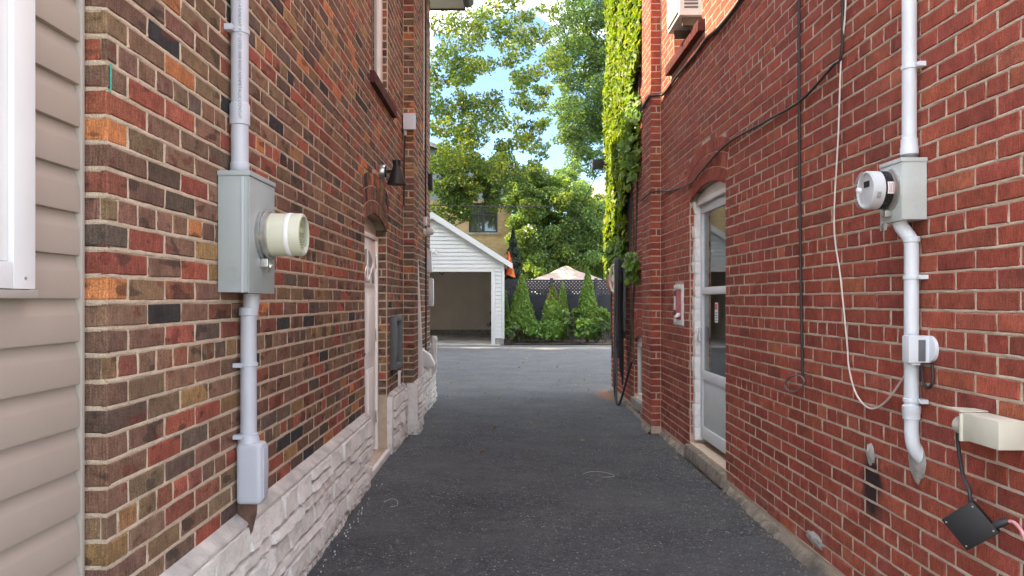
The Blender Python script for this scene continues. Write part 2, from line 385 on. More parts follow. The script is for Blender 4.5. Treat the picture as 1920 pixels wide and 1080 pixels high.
class Brickwork:
    def __init__(s, mats, palette, seed):
        s.items = []; s.beds = []; s.heads = []; s.cc = {}; s.mats = mats; s.pal = [(w_, tuple(v_ * 1.30 for v_ in c_)) for w_, c_ in palette]; s.r = random.Random(seed); s.pool = {}
    def colour(s):
        t = s.r.random() * sum(w for w, c in s.pal)
        for w, c in s.pal:
            t -= w
            if t <= 0: break
        g = s.r.uniform(.8, 1.22) if s.mats == 'lb' else s.r.uniform(.88, 1.12); return tuple(v * g * s.r.uniform(.93, 1.07) for v in c)
    def panel(s, facing, plane, a0, a1, z0, z1, zref, holes=(), shift=0.0, corner=None, c0=False, c1=False):
        """courses between a0 and a1 along the wall; holes: function z -> list of (b0,b1) to leave out"""
        k0 = math.floor((z0 - zref) / PITCH); k1 = math.ceil((z1 - zref) / PITCH)
        for k in range(k0, k1):
            zc = zref + k * PITCH + s.r.uniform(-.001, .001)
            if zc - PITCH/2 < z0 - .01 or zc + PITCH/2 > z1 + .02: continue
            cuts = []
            for h in holes: cuts += h(zc)
            segs = [(a0, a1)]
            for c0, c1 in cuts:
                ns = []
                for p, q in segs:
                    if c1 <= p or c0 >= q: ns.append((p, q)); continue
                    if c0 > p: ns.append((p, c0 - .004))
                    if c1 < q: ns.append((c1 + .004, q))
                segs = ns
            header = k % 6 == 0
            m = MOD / 2 if header else MOD
            off = (shift + ((k % 2) * .5 * MOD if not header else MOD * .25)) % m
            wander = s.r.uniform(-.006, .006) if not (c0 or c1) else 0
            for p, q in segs:
                s.beds.append((facing, plane, zc - PITCH / 2, p, q))
                a = p - ((p - off - wander + 1e-7) % m)
                while a < q:
                    e = a + m
                    lo, hi = max(a, p), min(e, q)
                    if a > p + .02 and a < q - .02: s.heads.append((facing, plane, zc, a))
                    if hi - lo > .03:
                        col = s.colour()
                        e0, e1 = c0 and lo <= a0 + 1e-6, c1 and hi >= a1 - 1e-6
                        if e0 or e1:
                            col = s.cc.setdefault((corner, k), col); lo, hi = lo - (JT/2 if e0 else 0), hi + (JT/2 if e1 else 0)
                        jt_ = JT if s.mats == 'lb' else JT - .002
                        l = hi - lo - jt_
                        full = abs(l - (m - jt_)) < .002
                        if full: l = m - jt_ + s.r.choice((-.003, -.001, .001, .003))
                        hgt = PITCH - jt_ + (0 if (e0 or e1) else s.r.choice((-.002, 0, .002)))
                        c = (lo + hi) / 2 + (0 if (e0 or e1) else s.r.uniform(-.0015, .0015))
                        s.items.append((facing, plane, c, zc, rect(l, hgt), col, (round(l, 3), round(hgt, 3)) if full else None))
                    a = e
    def quad(s, facing, plane, pts, col=None):
        c = sum(p[0] for p in pts) / 4; z = sum(p[1] for p in pts) / 4
        u = FACES[facing][0]; sg = u.x + u.y
        s.items.append((facing, plane, c, z, sorted_quad([((p[0] - c) * sg, p[1] - z) for p in pts]), col or s.colour(), None))
    def arch(s, facing, plane, a0, a1, zs, rise, rings):
        w = a1 - a0; rad = (w*w/4 + rise*rise) / (2 * rise); cz = zs + rise - rad; ca = (a0 + a1) / 2; half = math.asin(w / 2 / rad)
        for i in range(rings):
            r0 = rad + i * .112 + .004; r1 = r0 + .104; hf = half * 1.0
            n = max(6, int(round(2 * hf * r0 / .0745)))
            for j in range(n):
                t0 = -hf + 2 * hf * j / n + .0045 / r0; t1 = -hf + 2 * hf * (j + 1) / n - .0045 / r0
                s.quad(facing, plane, [(ca + r0*math.sin(t0), cz + r0*math.cos(t0)), (ca + r0*math.sin(t1), cz + r0*math.cos(t1)),
                                       (ca + r1*math.sin(t1), cz + r1*math.cos(t1)), (ca + r1*math.sin(t0), cz + r1*math.cos(t0))])
        top = rad + rings * .112
        def hole(z):
            if z < zs - 0.02: return []
            dz = z - cz
            if dz >= top: return []
            hw = min(math.sqrt(top*top - dz*dz), dz * math.tan(half))
            return [(ca - hw - .003, ca + hw + .003)]
        return hole
    def world(s, it):
        f, plane, c, z, q, col, key = it; u, n, rz = FACES[f]
        return Vector((plane, c, z)) if f in 'EW' else Vector((c, plane, z))
    def px(s, it):
        f, plane, c, z, q, col, key = it; P = s.world(it); u, n, rz = FACES[f]
        xs, ys = [], []
        for a, b in q:
            w = P + u * a
            if w.y < .3: return 0
            xs.append(VX + F * w.x / w.y); ys.append(VY - F * (w.z + b - CH) / w.y)
        cx, cy = sum(xs)/4, sum(ys)/4
        if not (0 < cx < 1920 and 0 < cy < 1080): return 0
        return (max(xs) - min(xs)) * (max(ys) - min(ys))
    def beads(s, wall):
        """uneven mortar pressed out of the joints, real geometry that overlaps the brick edges a little"""
        V, Fc, r = [], [], s.r; hw_ = JT / 2 if s.mats == 'lb' else JT * .42
        def strip(f, plane, pts, vertical, hw):
            n = FACES[f][1]; o = len(V)
            for a, z in pts:
                w0, w1 = hw + r.uniform(-.0012, .0022), hw + r.uniform(-.0012, .0022); d = r.uniform(.0012, .0048)
                for t, dd in ((-w0, .0005), (-w0 * .55, d), (w1 * .55, d * r.uniform(.8, 1.1)), (w1, .0005)):
                    aa, zz = (a + t, z) if vertical else (a, z + t)
                    V.append((plane + n.x * dd, aa, zz) if f in 'EW' else (aa, plane + n.y * dd, zz))
            for i in range(len(pts) - 1):
                for k in range(3): Fc.append((o + i*4 + k, o + i*4 + k + 1, o + (i+1)*4 + k + 1, o + (i+1)*4 + k))
        for f, plane, z, p, q in s.beds:
            Y = p if f in 'EW' else plane
            if f in 'EW' and p > 8.3: continue
            n = max(2, int((q - p) / .022)); ph = r.uniform(0, 9)
            strip(f, plane, [(p + (q - p) * i / n, z + .0012 * math.sin(ph + i * .7)) for i in range(n + 1)], False, hw_)
        for f, plane, z, a in s.heads:
            if f in 'EW' and a > 8.3: continue
            h = PITCH / 2 - JT * .4; j = r.uniform(-.002, .002)
            strip(f, plane, [(a + j * t, z + h * t) for t in (-1, -.4, .2, 1)], True, hw_)
        me = bpy.data.meshes.new('mortar_joints'); me.from_pydata(V, [], Fc); me.shade_smooth()
        tag(link('mortar_joints', me, 'mortar_l' if s.mats == 'lb' else 'mortar_r', wall), kind='stuff')
    def build(s, wall, limit=300):
        s.items.sort(key=lambda i: -s.px(i))
        for it in s.items[:limit]:
            f, plane, c, z, q, col, key = it; me = None
            pk = (key, s.r.randrange(5))
            if key: me = s.pool.get(pk)
            if me is None:
                me = bpy.data.meshes.new('brick'); me.from_pydata(brick_verts(q, s.r), [], BF); me.materials.append(M[s.mats + '_obj'])
                if key: s.pool[pk] = me
            o = bpy.data.objects.new('brick', me); COL.objects.link(o); o.parent = wall
            o.location = s.world(it); o.rotation_euler = (0, 0, FACES[f][2]); o.color = (*col, 1)
        vs, fs, cs = [], [], []
        for it in s.items[limit:]:
            f, plane, c, z, q, col, key = it; P = s.world(it); u, n, rz = FACES[f]; o = len(vs)
            for a, d, b in brick_verts(q, s.r):
                w = P + u * a - n * d; vs.append((w.x, w.y, w.z + b))
            fs += [tuple(o + i for i in t) for t in BF]; cs += [(*col, 1)] * 12
        s.beads(wall)
        me = bpy.data.meshes.new('brick_courses'); me.from_pydata(vs, [], fs)
        at_ = me.color_attributes.new('col', 'FLOAT_COLOR', 'POINT'); at_.data.foreach_set('color', np.array(cs, dtype=np.float32).ravel())
        o = link('brick_courses', me, s.mats + '_att', wall); tag(o, kind='stuff')
def sorted_quad(q):
    return sorted(q, key=lambda p: math.atan2(p[1], p[0]))
def core(name, mat, parent, facing, plane, thick, a0, a1, z0, z1, holes):
    """mortar body of a wall with rectangular openings, cells shared corner to corner"""
    As = sorted({a0, a1, *[h[0] for h in holes], *[h[1] for h in holes]}); Zs = sorted({z0, z1, *[h[2] for h in holes], *[h[3] for h in holes]})
    As = [a for a in As if a0 <= a <= a1]; Zs = [z for z in Zs if z0 <= z <= z1]
    solid = lambda i, j: 0 <= i < len(As)-1 and 0 <= j < len(Zs)-1 and not any(h[0] < (As[i]+As[i+1])/2 < h[1] and h[2] < (Zs[j]+Zs[j+1])/2 < h[3] for h in holes)
    n = FACES[facing][1]
    def P(a, z, d):
        return (plane - n.x * d, a, z) if facing in 'EW' else (a, plane - n.y * d, z)
    mb = MB()
    def Q(*p):
        o = len(mb.v); mb.v += list(p); mb.f.append((o, o+1, o+2, o+3))
    for i in range(len(As)-1):
        for j in range(len(Zs)-1):
            if not solid(i, j): continue
            p, q, r, t = As[i], As[i+1], Zs[j], Zs[j+1]
            Q(P(p,r,0), P(q,r,0), P(q,t,0), P(p,t,0)); Q(P(p,r,thick), P(p,t,thick), P(q,t,thick), P(q,r,thick))
            if not solid(i-1, j): Q(P(p,r,0), P(p,t,0), P(p,t,thick), P(p,r,thick))
            if not solid(i+1, j): Q(P(q,r,0), P(q,r,thick), P(q,t,thick), P(q,t,0))
            if not solid(i, j-1): Q(P(p,r,0), P(p,r,thick), P(q,r,thick), P(q,r,0))
            if not solid(i, j+1): Q(P(p,t,0), P(q,t,0), P(q,t,thick), P(p,t,thick))
    me = mb.mesh(name, smooth=False); bm = bmesh.new(); bm.from_mesh(me); bmesh.ops.remove_doubles(bm, verts=bm.verts, dist=1e-5); bmesh.ops.recalc_face_normals(bm, faces=bm.faces); bm.to_mesh(me); bm.free()
    return link(name, me, mat, parent)
def rect_hole(a0, a1, z0, z1): return lambda z: [(a0, a1)] if z0 < z < z1 else []

# ------------------------------------------------------------------ ground
def sheet(name, x0, x1, y0, y1, nx, ny, z, amp, mat):
    xs = np.linspace(x0, x1, nx); ys = np.linspace(y0, y1, ny); X, Y = np.meshgrid(xs, ys)
    Z = z + amp * (np.sin(X * 1.9 + .6 * np.sin(Y * .9)) * np.sin(Y * 1.3 + 1.1) + .5 * np.sin(X * 4.1 + Y * 2.7))
    v = np.stack([X.ravel(), Y.ravel(), Z.ravel()], 1); f = [(j*nx+i, j*nx+i+1, (j+1)*nx+i+1, (j+1)*nx+i) for j in range(ny-1) for i in range(nx-1)]
    me = bpy.data.meshes.new(name); me.from_pydata(v.tolist(), [], f); me.shade_smooth()
    return tag(link(name, me, mat), kind='structure')
sheet('ground', -400, 400, -300, 800, 3, 3, -.03, 0, 'lawn')
sheet('bounce_pavement', -40, 40, -9, -.9, 60, 20, 0.0, .003, 'bounce_paving')  # unseen pale concrete behind the camera, added to bounce sunlight into the alley
sheet('asphalt_driveway', -14, 14, -.895, 22.98, 90, 140, 0, .006, 'asphalt')
sheet('garden_bed', -.02, 12, 22.985, 26.5, 40, 12, .03, .02, 'soil')

# ------------------------------------------------------------------ left house
ZL = CH + .242 - 3 * .4236          # a header course
pal_l = [(34, (.180, .108, .078)), (24, (.200, .132, .084)), (17, (.285, .092, .062)), (6, (.042, .042, .045)), (9, (.28, .175, .085)), (4, (.44, .18, .075)), (14, (.115, .084, .066)), (9, (.225, .088, .062))]
LH = thing('brick_house', (-4, 6.2, 0), 'brown and dark mixed brick house with white stone base, left of the driveway', 'house')
DL = (5.60, 6.66); WLw = (5.88, 6.70, 3.20, 4.95)
PL0, PL1, PLX = 7.67, 8.05, -.948
Y_L0, Y_L1, TOP_L = 1.98, 10.42, 5.62
STZ = .53
lw = core('wall', 'mortar_l', LH, 'E', XL, .25, Y_L0, Y_L1, -.3, TOP_L, [(DL[0], DL[1], .06, 2.085), WLw])
pil = box('pilaster', (XL - .01, PL0, -.3), (PLX, PL1, TOP_L), 'mortar_l', LH)
for nm, a, b in (('front_wall', (-8, 1.99, -.3), (XL - .252, 2.24, TOP_L)), ('rear_wall', (-8, 10.17, -.3), (XL - .252, 10.415, TOP_L)), ('far_wall', (-8.25, 1.99, -.3), (-8.002, 10.415, TOP_L))):
    box(nm, a, b, 'lb_att' if False else 'mortar_l', LH)
bw = Brickwork('lb', pal_l, 11)
arch_l = bw.arch('E', XL, DL[0] + .005, DL[1] - .02, 1.985, .09, 3)
holes = [rect_hole(DL[0], DL[1], -1, 2.0), arch_l, rect_hole(WLw[0], WLw[1], WLw[2] + .0, WLw[3]), rect_hole(WLw[0] - .1, WLw[1] + .28, 3.075, 3.21)]
bw.panel('E', XL, Y_L0 - .004, PL0, STZ - .02, TOP_L, ZL, holes, Y_L0 - .004, 'a', True)
bw.panel('E', XL, PL1, Y_L1, STZ - .02, TOP_L, ZL, (), .05)
bw.panel('S', Y_L0, XL - .066, XL + .004, -.05, TOP_L, ZL, (), XL - .066, 'a', False, True)
bw.panel('S', PL0, XL + .004, PLX + .004, STZ - .02, TOP_L, ZL, (), XL + .004, 'b', False, True)
bw.panel('E', PLX, PL0 - .004, PL1, STZ - .02, TOP_L, ZL, (), PL0 - .004, 'b', True)
# door and window reveals (far jambs face the camera)
bw.panel('S', DL[1], XL - .105, XL - .002, .53, 2.0, ZL, (), XL)
bw.panel('S', WLw[1], XL - .105, XL - .002, 3.2, 4.95, ZL, (), XL)
bw.build(lw)
# window sill of bricks on edge
sill = thing('x', (0, 0, 0), None, None); COL.objects.unlink(sill); bpy.data.objects.remove(sill)
win = box('window', (XL - .10, WLw[0] + .002, WLw[2]), (XL - .045, WLw[0] + .06, WLw[3] - .002), 'white_paint', LH)
box('frame', (XL - .10, WLw[1] - .16, WLw[2]), (XL - .045, WLw[1] - .003, WLw[3] - .002), 'white_paint', win, .004)
box('frame', (XL - .10, WLw[0] + .062, WLw[2]), (XL - .046, WLw[1] - .162, WLw[2] + .06), 'white_paint', win, .004)
box('frame', (XL - .095, WLw[0] + .062, 4.02), (XL - .05, WLw[1] - .162, 4.08), 'white_paint', win, .004)
box('pane', (XL - .075, WLw[0] + .062, WLw[2] + .062), (XL - .07, WLw[1] - .162, WLw[3] - .01), 'glass', win)
box('blind', (XL - .125, WLw[0] + .03, WLw[2] + .05), (XL - .12, WLw[1] - .03, WLw[3] - .01), 'curtain', win)
n = 13; y0, y1 = WLw[0] - .08, WLw[1] + .26
for i in range(n):
    a = y0 + (y1 - y0) * i / n + .004; b = y0 + (y1 - y0) * (i + 1) / n - .004
    o = MB().hexa([(XL - .1, a, 3.09), (XL + .045, a, 3.075), (XL + .045, b, 3.075), (XL - .1, b, 3.09), (XL - .1, a, 3.195), (XL + .045, a, 3.165), (XL + .045, b, 3.165), (XL - .1, b, 3.195)]).build('sill_brick', 'lb_obj', win, .004)
    o.color = (*[v * rng.uniform(.8, 1.2) for v in (.13, .05, .04)], 1)
# --- stone base
def stone_block(y0, y1, z0, z1, x, sgn, parent, depth=.085, flat='E'):
    nu, nz = max(4, int((y1 - y0) / .035)), max(3, int((z1 - z0) / .028)); g = .0065
    rr = rng.random() * 100; mb = MB()
    base = rng.uniform(.016, .030)
    tilt = rng.uniform(-.016, -.002)
    eu, ez = .006 / (y1 - y0), .006 / (z1 - z0)
    us = [0, eu] + [eu + (1 - 2*eu) * i / nu for i in range(1, nu)] + [1 - eu, 1]; vs_ = [0, ez] + [ez + (1 - 2*ez) * j / nz for j in range(1, nz)] + [1 - ez, 1]
    nu, nz = len(us) - 1, len(vs_) - 1
    for j in range(nz + 1):
        for i in range(nu + 1):
            u, v = us[i], vs_[j]
            y = y0 + g + (y1 - y0 - 2*g) * u; z = z0 + g + (z1 - z0 - 2*g) * v
            e = min(u * (y1 - y0), (1-u) * (y1 - y0), v * (z1 - z0), (1-v) * (z1 - z0))
            p = min(1, e / .0055)
            h = p * (base + tilt * (v - .5) + .005 * math.sin(13*y + rr + 7*z) * math.sin(31*z + rr*1.7) + .002 * math.sin(43*y - 20*z + rr) + rng.uniform(-.0038, .0038))
            y += rng.uniform(-.003, .003) if 1 < i < nu - 1 else rng.uniform(-.0015, .0015)
            mb.v.append((x + sgn * (max(h, 0) + .0), y, z) if flat == 'E' else (y, x + sgn * max(h, 0), z))
    W = nu + 1
    for j in range(nz):
        for i in range(nu): mb.f.append((j*W+i, j*W+i+1, (j+1)*W+i+1, (j+1)*W+i))
    ring = [i for i in range(W)] + [j*W + nu for j in range(1, nz+1)] + [nz*W + i for i in range(nu-1, -1, -1)] + [j*W for j in range(nz-1, 0, -1)]
    o = len(mb.v)
    for i in ring:
        v = mb.v[i]; mb.v.append((v[0] - sgn*.03, v[1], v[2]) if flat == 'E' else (v[0], v[1] - sgn*.03, v[2]))
    for k in range(len(ring)):
        k2 = (k+1) % len(ring); mb.f.append((ring[k], ring[k2], o+k2, o+k))
    ob = mb.build('stone', 'stone', parent, 0); ob.data.set_sharp_from_angle(angle=R(24)); return ob
def stone_run(y0, y1, x, parent, top=STZ - .03, seed=1, flat='E', sgn=1):
    rr = random.Random(seed); hs = (.125, .062, .105, .058, .115, .06); z1 = top
    for bi, hh in enumerate(hs):
        z0 = z1 - hh if bi < len(hs) - 1 else min(z1 - hh, -.03); y = y0
        while y < y1 - .02:
            w = rr.choice((.24, .30, .36, .44)) if hh > .1 else rr.uniform(.4, .75)
            e = min(y + w, y1)
            if y1 - e < .12: e = y1
            if hh > .1 and e - y > .33 and rr.random() < .3:
                m = z0 + (z1 - z0) * .5
                stone_block(y, e, z0, m, x, sgn, parent, flat=flat); stone_block(y, e, m, z1, x, sgn, parent, flat=flat)
            else: stone_block(y, e, z0, z1, x, sgn, parent, flat=flat)
            y = e
        z1 = z0
def stone_base(y0, y1, xw, seed, top=STZ):
    b = MB().prism([(xw - .004, y0, -.25), (xw + .010, y0, -.25), (xw + .010, y0, top - .032), (xw - .004, y0, top - .032)], (0, y1 - y0, 0)).build('stone_base', 'joint', LH)
    MB().prism([(xw - .004, y0, top - .031), (xw + .050, y0, top - .031), (xw + .048, y0, top - .022), (xw + .006, y0, top + .012), (xw - .004, y0, top + .012)], (0, y1 - y0, 0)).build('mortar_cap', 'mortar_base', b)
    stone_run(y0, y1, xw + .036, b, seed=seed); return b
stone_base(Y_L0 + .002, DL[0] - .003, XL, 3)
stone_base(DL[1] + .10, PL0 - .045, XL, 8)
stone_base(PL0 - .03, PL1 + .02, PLX, 12)
stone_base(PL1 + .32, Y_L1, XL + .03, 21)
# plastered ends of the stone base at the door and on the pilaster front
box('stone_end', (XL - .1, DL[1] + .004, -.2), (XL + .045, DL[1] + .098, STZ - .02), 'stone', LH, .006)
box('stone_end', (XL + .05, PL0 - .044, -.2), (PLX + .05, PL0 - .031, STZ + .0), 'stone', LH, .004)
# --- door
dr = box('door', (XL - .135, DL[0] + .055, .08), (XL - .095, DL[1] - .055, 1.90), 'door_white', LH, .002)
xf = XL - .093
for a, b, z0, z1 in ((5.78, 6.10, .22, .80), (6.20, 6.52, .22, .80), (5.78, 6.10, .92, 1.44), (6.20, 6.52, .92, 1.44)):
    for k, (i0, dx) in enumerate(((0, .0), (.022, .006), (.05, .003))):
        pass
    MB().prism([(xf - .004, a, z0), (xf - .004, b, z0), (xf - .004, b, z1), (xf - .004, a, z1)], (.007, 0, 0)).build('panel_moulding', 'door_white', dr, .004)
    MB().box((xf - .002, a + .028, z0 + .028), (xf + .0085, b - .028, z1 - .028)).build('door_panel', 'door_white', dr, .006)
arcp = [(6.15 + .37 * math.cos(t), 1.50 + .33 * math.sin(t)) for t in [math.pi * i / 20 for i in range(21)]]
MB().prism([(xf - .004, a, z) for a, z in arcp], (.012, 0, 0)).build('fanlight_frame', 'door_white', dr, .003)
arcg = [(6.15 + .33 * math.cos(t), 1.525 + .28 * math.sin(t)) for t in [math.pi * i / 20 for i in range(21)]]
MB().prism([(xf + .0085, a, z) for a, z in arcg], (.002, 0, 0)).build('fanlight_glass', M['fan_glass'] if 'fan_glass' in M else plain('frosted_glass', (.42, .46, .48), .12, .3, 14, .1, 50), dr)
for t in (.2, .5, .8):
    a = math.pi * t; d = (math.cos(a), math.sin(a)); p = [Vector((xf + .012, 6.15 + d[0]*r*.33, 1.525 + d[1]*r*.28)) for r in (.12, 1.02)]
    tube('muntin', p, .009, 'door_white', dr, 6)
tube('muntin', [(xf + .012, 6.15 + .15*math.cos(math.pi*i/10), 1.525 + .13*math.sin(math.pi*i/10)) for i in range(11)], .008, 'door_white', dr, 6)
for z in (.30, 1.02, 1.66): box('hinge', (xf - .0, DL[1] - .062, z), (xf + .012, DL[1] - .038, z + .11), 'steel', dr, .002)
hd = MB().lathe((xf, 5.74, .96), (1, 0, 0), [(.028, -.002), (.028, .008), (.012, .012), (.012, .05), (.0, .052)], 16).build('handle', 'black', dr)
tube('lever', [(xf + .045, 5.74, .96), (xf + .05, 5.80, .962), (xf + .045, 5.86, .955)], .009, 'black', hd, 8)
fr = MB().box((XL - .15, DL[0] + .003, .06), (XL - .075, DL[0] + .05, 1.94)).box((XL - .15, DL[1] - .052, .06), (XL - .075, DL[1] - .007, 1.94)).box((XL - .15, DL[0] + .053, 1.905), (XL - .075, DL[1] - .055, 1.94)).build('door_frame', 'door_white', LH, .003)
MB().prism([(XL - .10, DL[0] + .01, 1.945)] + [(XL - .10, DL[0] + .53 - .52 * math.cos(math.pi * i / 12), 1.985 + .09 * math.sin(math.pi * i / 12)) for i in range(13)] + [(XL - .10, DL[1] - .012, 1.945)], (-.03, 0, 0)).build('door_transom', 'cream_panel', LH)
box('threshold', (XL - .18, DL[0] + .002, .0), (XL + .03, DL[1] - .003, .055), 'white_paint', LH, .005)
# eave and roof
MB().box((-8.6, 1.75, TOP_L + .003), (-.60, 10.86, TOP_L + .03)).build('soffit', 'soffit', LH)
MB().box((-.598, 1.75, TOP_L - .02), (-.585, 10.86, TOP_L + .16)).build('fascia', 'gutter', LH)
MB().prism([(-.583, 1.75, TOP_L + .02), (-.52, 1.75, TOP_L + .02), (-.46, 1.75, TOP_L + .07), (-.46, 1.75, TOP_L + .14), (-.583, 1.75, TOP_L + .14)], (0, 9.13, 0)).build('gutter', 'gutter', LH, .004)
MB().box((-8.6, 10.862, TOP_L - .02), (-.585, 10.885, TOP_L + .16)).build('fascia', 'gutter', LH)
MB().hexa([(-8.62, 1.7, TOP_L+.165), (-.58, 1.7, TOP_L+.165), (-.58, 10.9, TOP_L+.165), (-8.62, 10.9, TOP_L+.165), (-5.2, 4.6, 6.9), (-4.0, 4.6, 6.9), (-4.0, 8.0, 6.9), (-5.2, 8.0, 6.9)]).build('roof', 'shingle', LH, smooth=False)

# ------------------------------------------------------------------ sided porch left of the camera
XV = -1.125
VH = thing('vinyl_sided_extension', (-2.2, .6, 0), 'tan vinyl sided wall at the extreme left, nearest the viewer', 'siding wall')
box('wall', (-3.4, .62, -.2), (XV - .003, 1.955, 3.6), 'vinyl_trim', VH)
lap = .1115; i = 0; z = CH + .004 - 13 * lap
while z < 3.5:
    for (ya, yb) in (((.64, 1.945),) if not (1.40 < z + lap and z < 2.9) else ((.64, .90), (1.735, 1.945))):
        if z < 1.38 < z + lap: pass
        MB().prism([(XV, ya, z), (XV + .0155, ya, z + .001), (XV + .0165, ya, z + .006), (XV + .0145, ya, z + .068), (XV + .0125, ya, z + .073), (XV + .0015, ya, z + .103), (XV, ya, z + .1115)], (0, yb - ya, 0)).build('siding_plank', 'vinyl', VH)
    z += lap; i += 1
MB().box((XV - .002, 1.947, -.15), (XV + .02, 1.962, 3.59)).box((XV + .0, 1.9625, -.15), (XV + .008, 1.976, 3.59)).build('corner_trim', 'vinyl_trim', VH, .003)
vw = MB().box((XV - .0, 1.655, CH + .025), (XV + .035, 1.733, 2.90)).build('window', 'white_trim', VH, .004)
MB().box((XV, .90, CH + .025), (XV + .035, .978, 2.90)).build('casing', 'white_trim', vw, .004)
MB().box((XV, .98, CH + .0255), (XV + .0345, 1.653, CH + .085)).build('casing', 'white_trim', vw, .004)
MB().box((XV, .98, 2.82), (XV + .0345, 1.653, 2.90)).build('casing', 'white_trim', vw, .004)
MB().box((XV, .89, CH + .004), (XV + .040, 1.735, CH + .0235)).build('sill', 'vinyl_trim', vw, .003)
MB().box((XV - .0, 1.604, CH + .0865), (XV + .022, 1.6535, 2.818)).box((XV, .98, CH + .0865), (XV + .022, 1.03, 2.818)).box((XV, 1.032, CH + .0865), (XV + .022, 1.602, CH + .13)).box((XV, 1.032, 2.77), (XV + .022, 1.602, 2.818)).build('sash', 'white_trim', vw, .003)
box('pane', (XV + .002, 1.032, CH + .131), (XV + .008, 1.602, 2.769), 'glass', vw)
MB().lathe((XV + .035, 1.695, CH + .05), (1, 0, 0), [(.004, -.001), (.004, .0015), (.001, .002)], 10).build('screw', 'steel', vw)

# ------------------------------------------------------------------ right house
ZR = CH + .28 - 3 * .4236
pal_r = [(40, (.310, .078, .050)), (30, (.285, .070, .047)), (18, (.335, .090, .056)), (9, (.245, .062, .044)), (3, (.37, .115, .066))]
RH = thing('brick_house', (4.5, 6, 0), 'red brick house with ivy and storm door, right of the driveway', 'house')
DR = (5.46, 6.52); DRT = 2.23
PR0, PR1, PRX = 7.72, 8.22, 1.505
Y_R0, Y_R1, TOP_R = 1.55, 11.35, 6.2
WB = (8.55, 9.35, .18, .95); WU = (6.12, 7.16, 3.68, 5.2)
rw = core('wall', 'mortar_r', RH, 'W', XR, .25, Y_R0, Y_R1, -.3, TOP_R, [(DR[0], DR[1], .14, DRT + .09), WB, WU])
box('pilaster', (PRX, PR0, -.3), (XR + .01, PR1, TOP_R), 'mortar_r', RH)
for a, b in (((XR + .252, 1.56, -.3), (8, 1.8, TOP_R)), ((XR + .252, 11.1, -.3), (8, 11.345, TOP_R)), ((8.002, 1.56, -.3), (8.25, 11.345, TOP_R))): box('outer_wall', a, b, 'mortar_r', RH)
MB().box((XR - .05, 1.5, TOP_R + .003), (8.3, 11.4, TOP_R + .12)).build('roof', 'shingle', RH)
bw = Brickwork('rb', pal_r, 23)
arch_r = bw.arch('W', XR, DR[0] + .005, DR[1] - .005, DRT, .085, 3)
arch_w = bw.arch('W', XR, WB[0] + .005, WB[1] - .005, WB[3] - .07, .06, 3)
holes = [rect_hole(DR[0], DR[1], -1, DRT + .01), arch_r, rect_hole(WU[0], WU[1], WU[2], WU[3]), rect_hole(WU[0] - .12, WU[1] + .12, 3.56, 3.69), rect_hole(6.74, 7.08, 1.15, 1.53)]
bw.panel('W', XR, Y_R0, PR0, .045, TOP_R, ZR, holes, .08)
bw.panel('W', XR, PR1, Y_R1, .045, TOP_R, ZR, [rect_hole(WB[0], WB[1], .1, WB[3] - .05), arch_w], .02)
bw.panel('S', PR0, PRX - .004, XR - .004, .03, TOP_R, ZR, (), PRX - .004, 'b', True)
bw.panel('W', PRX, PR0 - .004, PR1, .03, TOP_R, ZR, (), PR0 - .004, 'b', True)
bw.panel('S', DR[1], XR + .002, XR + .10, .16, DRT, ZR, (), XR)
bw.panel('S', WB[1], XR + .002, XR + .10, .2, WB[3] - .05, ZR, (), XR)
bw.panel('S', WU[1], XR + .002, XR + .10, WU[2], WU[3], ZR, (), XR)
bw.build(rw)
# footing: rough concrete lip along the foot of the wall
def lumpy_strip(y0, y1, x_in, x_out, h, n, seed):
    rr = random.Random(seed); mb = MB(); k = 5
    for i in range(n + 1):
        y = y0 + (y1 - y0) * i / n; w = (x_in - x_out) * rr.uniform(.55, 1.15); hh = h * rr.uniform(.55, 1.25)
        for j in range(k):
            t = j / (k - 1); mb.v.append((x_in - w * t, y, hh * (1 - t ** 2.2) * rr.uniform(.9, 1.05) - .012 * t))
    for i in range(n):
        for j in range(k - 1): mb.f.append((i*k+j, (i+1)*k+j, (i+1)*k+j+1, i*k+j+1))
    return mb
lumpy_strip(1.56, PR0 - .05, XR + .001, XR - .06, .050, 110, 4).build('footing', 'footing', RH)
lumpy_strip(PR1, Y_R1, XR + .001, XR - .07, .05, 40, 5).build('footing', 'footing', RH)
lumpy_strip(PR0 - .03, PR1, PRX + .001, PRX - .05, .045, 10, 6).build('footing', 'footing', RH)
# storm door
xs = XR + .075
sd = box('storm_door', (xs, DR[0] + .055, .20), (xs + .035, DR[0] + .115, 2.19), 'white_paint', RH, .003)
box('stile', (xs, DR[1] - .125, .20), (xs + .035, DR[1] - .058, 2.19), 'pvc_white', sd, .003)
ya, yb = DR[0] + .117, DR[1] - .127
for z0, z1 in ((2.12, 2.19), (1.43, 1.49), (.70, .78), (.20, .30)): box('rail', (xs, ya, z0), (xs + .033, yb, z1), 'pvc_white', sd, .003)
box('kick_panel', (xs + .010, ya, .302), (xs + .025, yb, .698), 'box_pale', sd, .002)
for z0, z1 in ((1.492, 2.118), (.782, 1.428)): box('pane', (xs + .016, ya, z0), (xs + .020, yb, z1), 'glass', sd)
box('inner_door', (xs + .055, DR[0] + .055, .2), (xs + .085, DR[1] - .06, 2.19), 'white_paint', RH)
st = box('sticker', (xs + .0130, 5.98, 1.20), (xs + .0155, 6.06, 1.36), 'label_white', sd)
box('sticker_print', (xs + .0120, 5.985, 1.305), (xs + .0128, 6.055, 1.352), 'label_red', st)
for k in range(4): box('sticker_print', (xs + .0120, 5.988, 1.215 + .02*k), (xs + .0128, 6.052 - .01*(k % 2), 1.222 + .02*k), 'print', st)
df = MB()
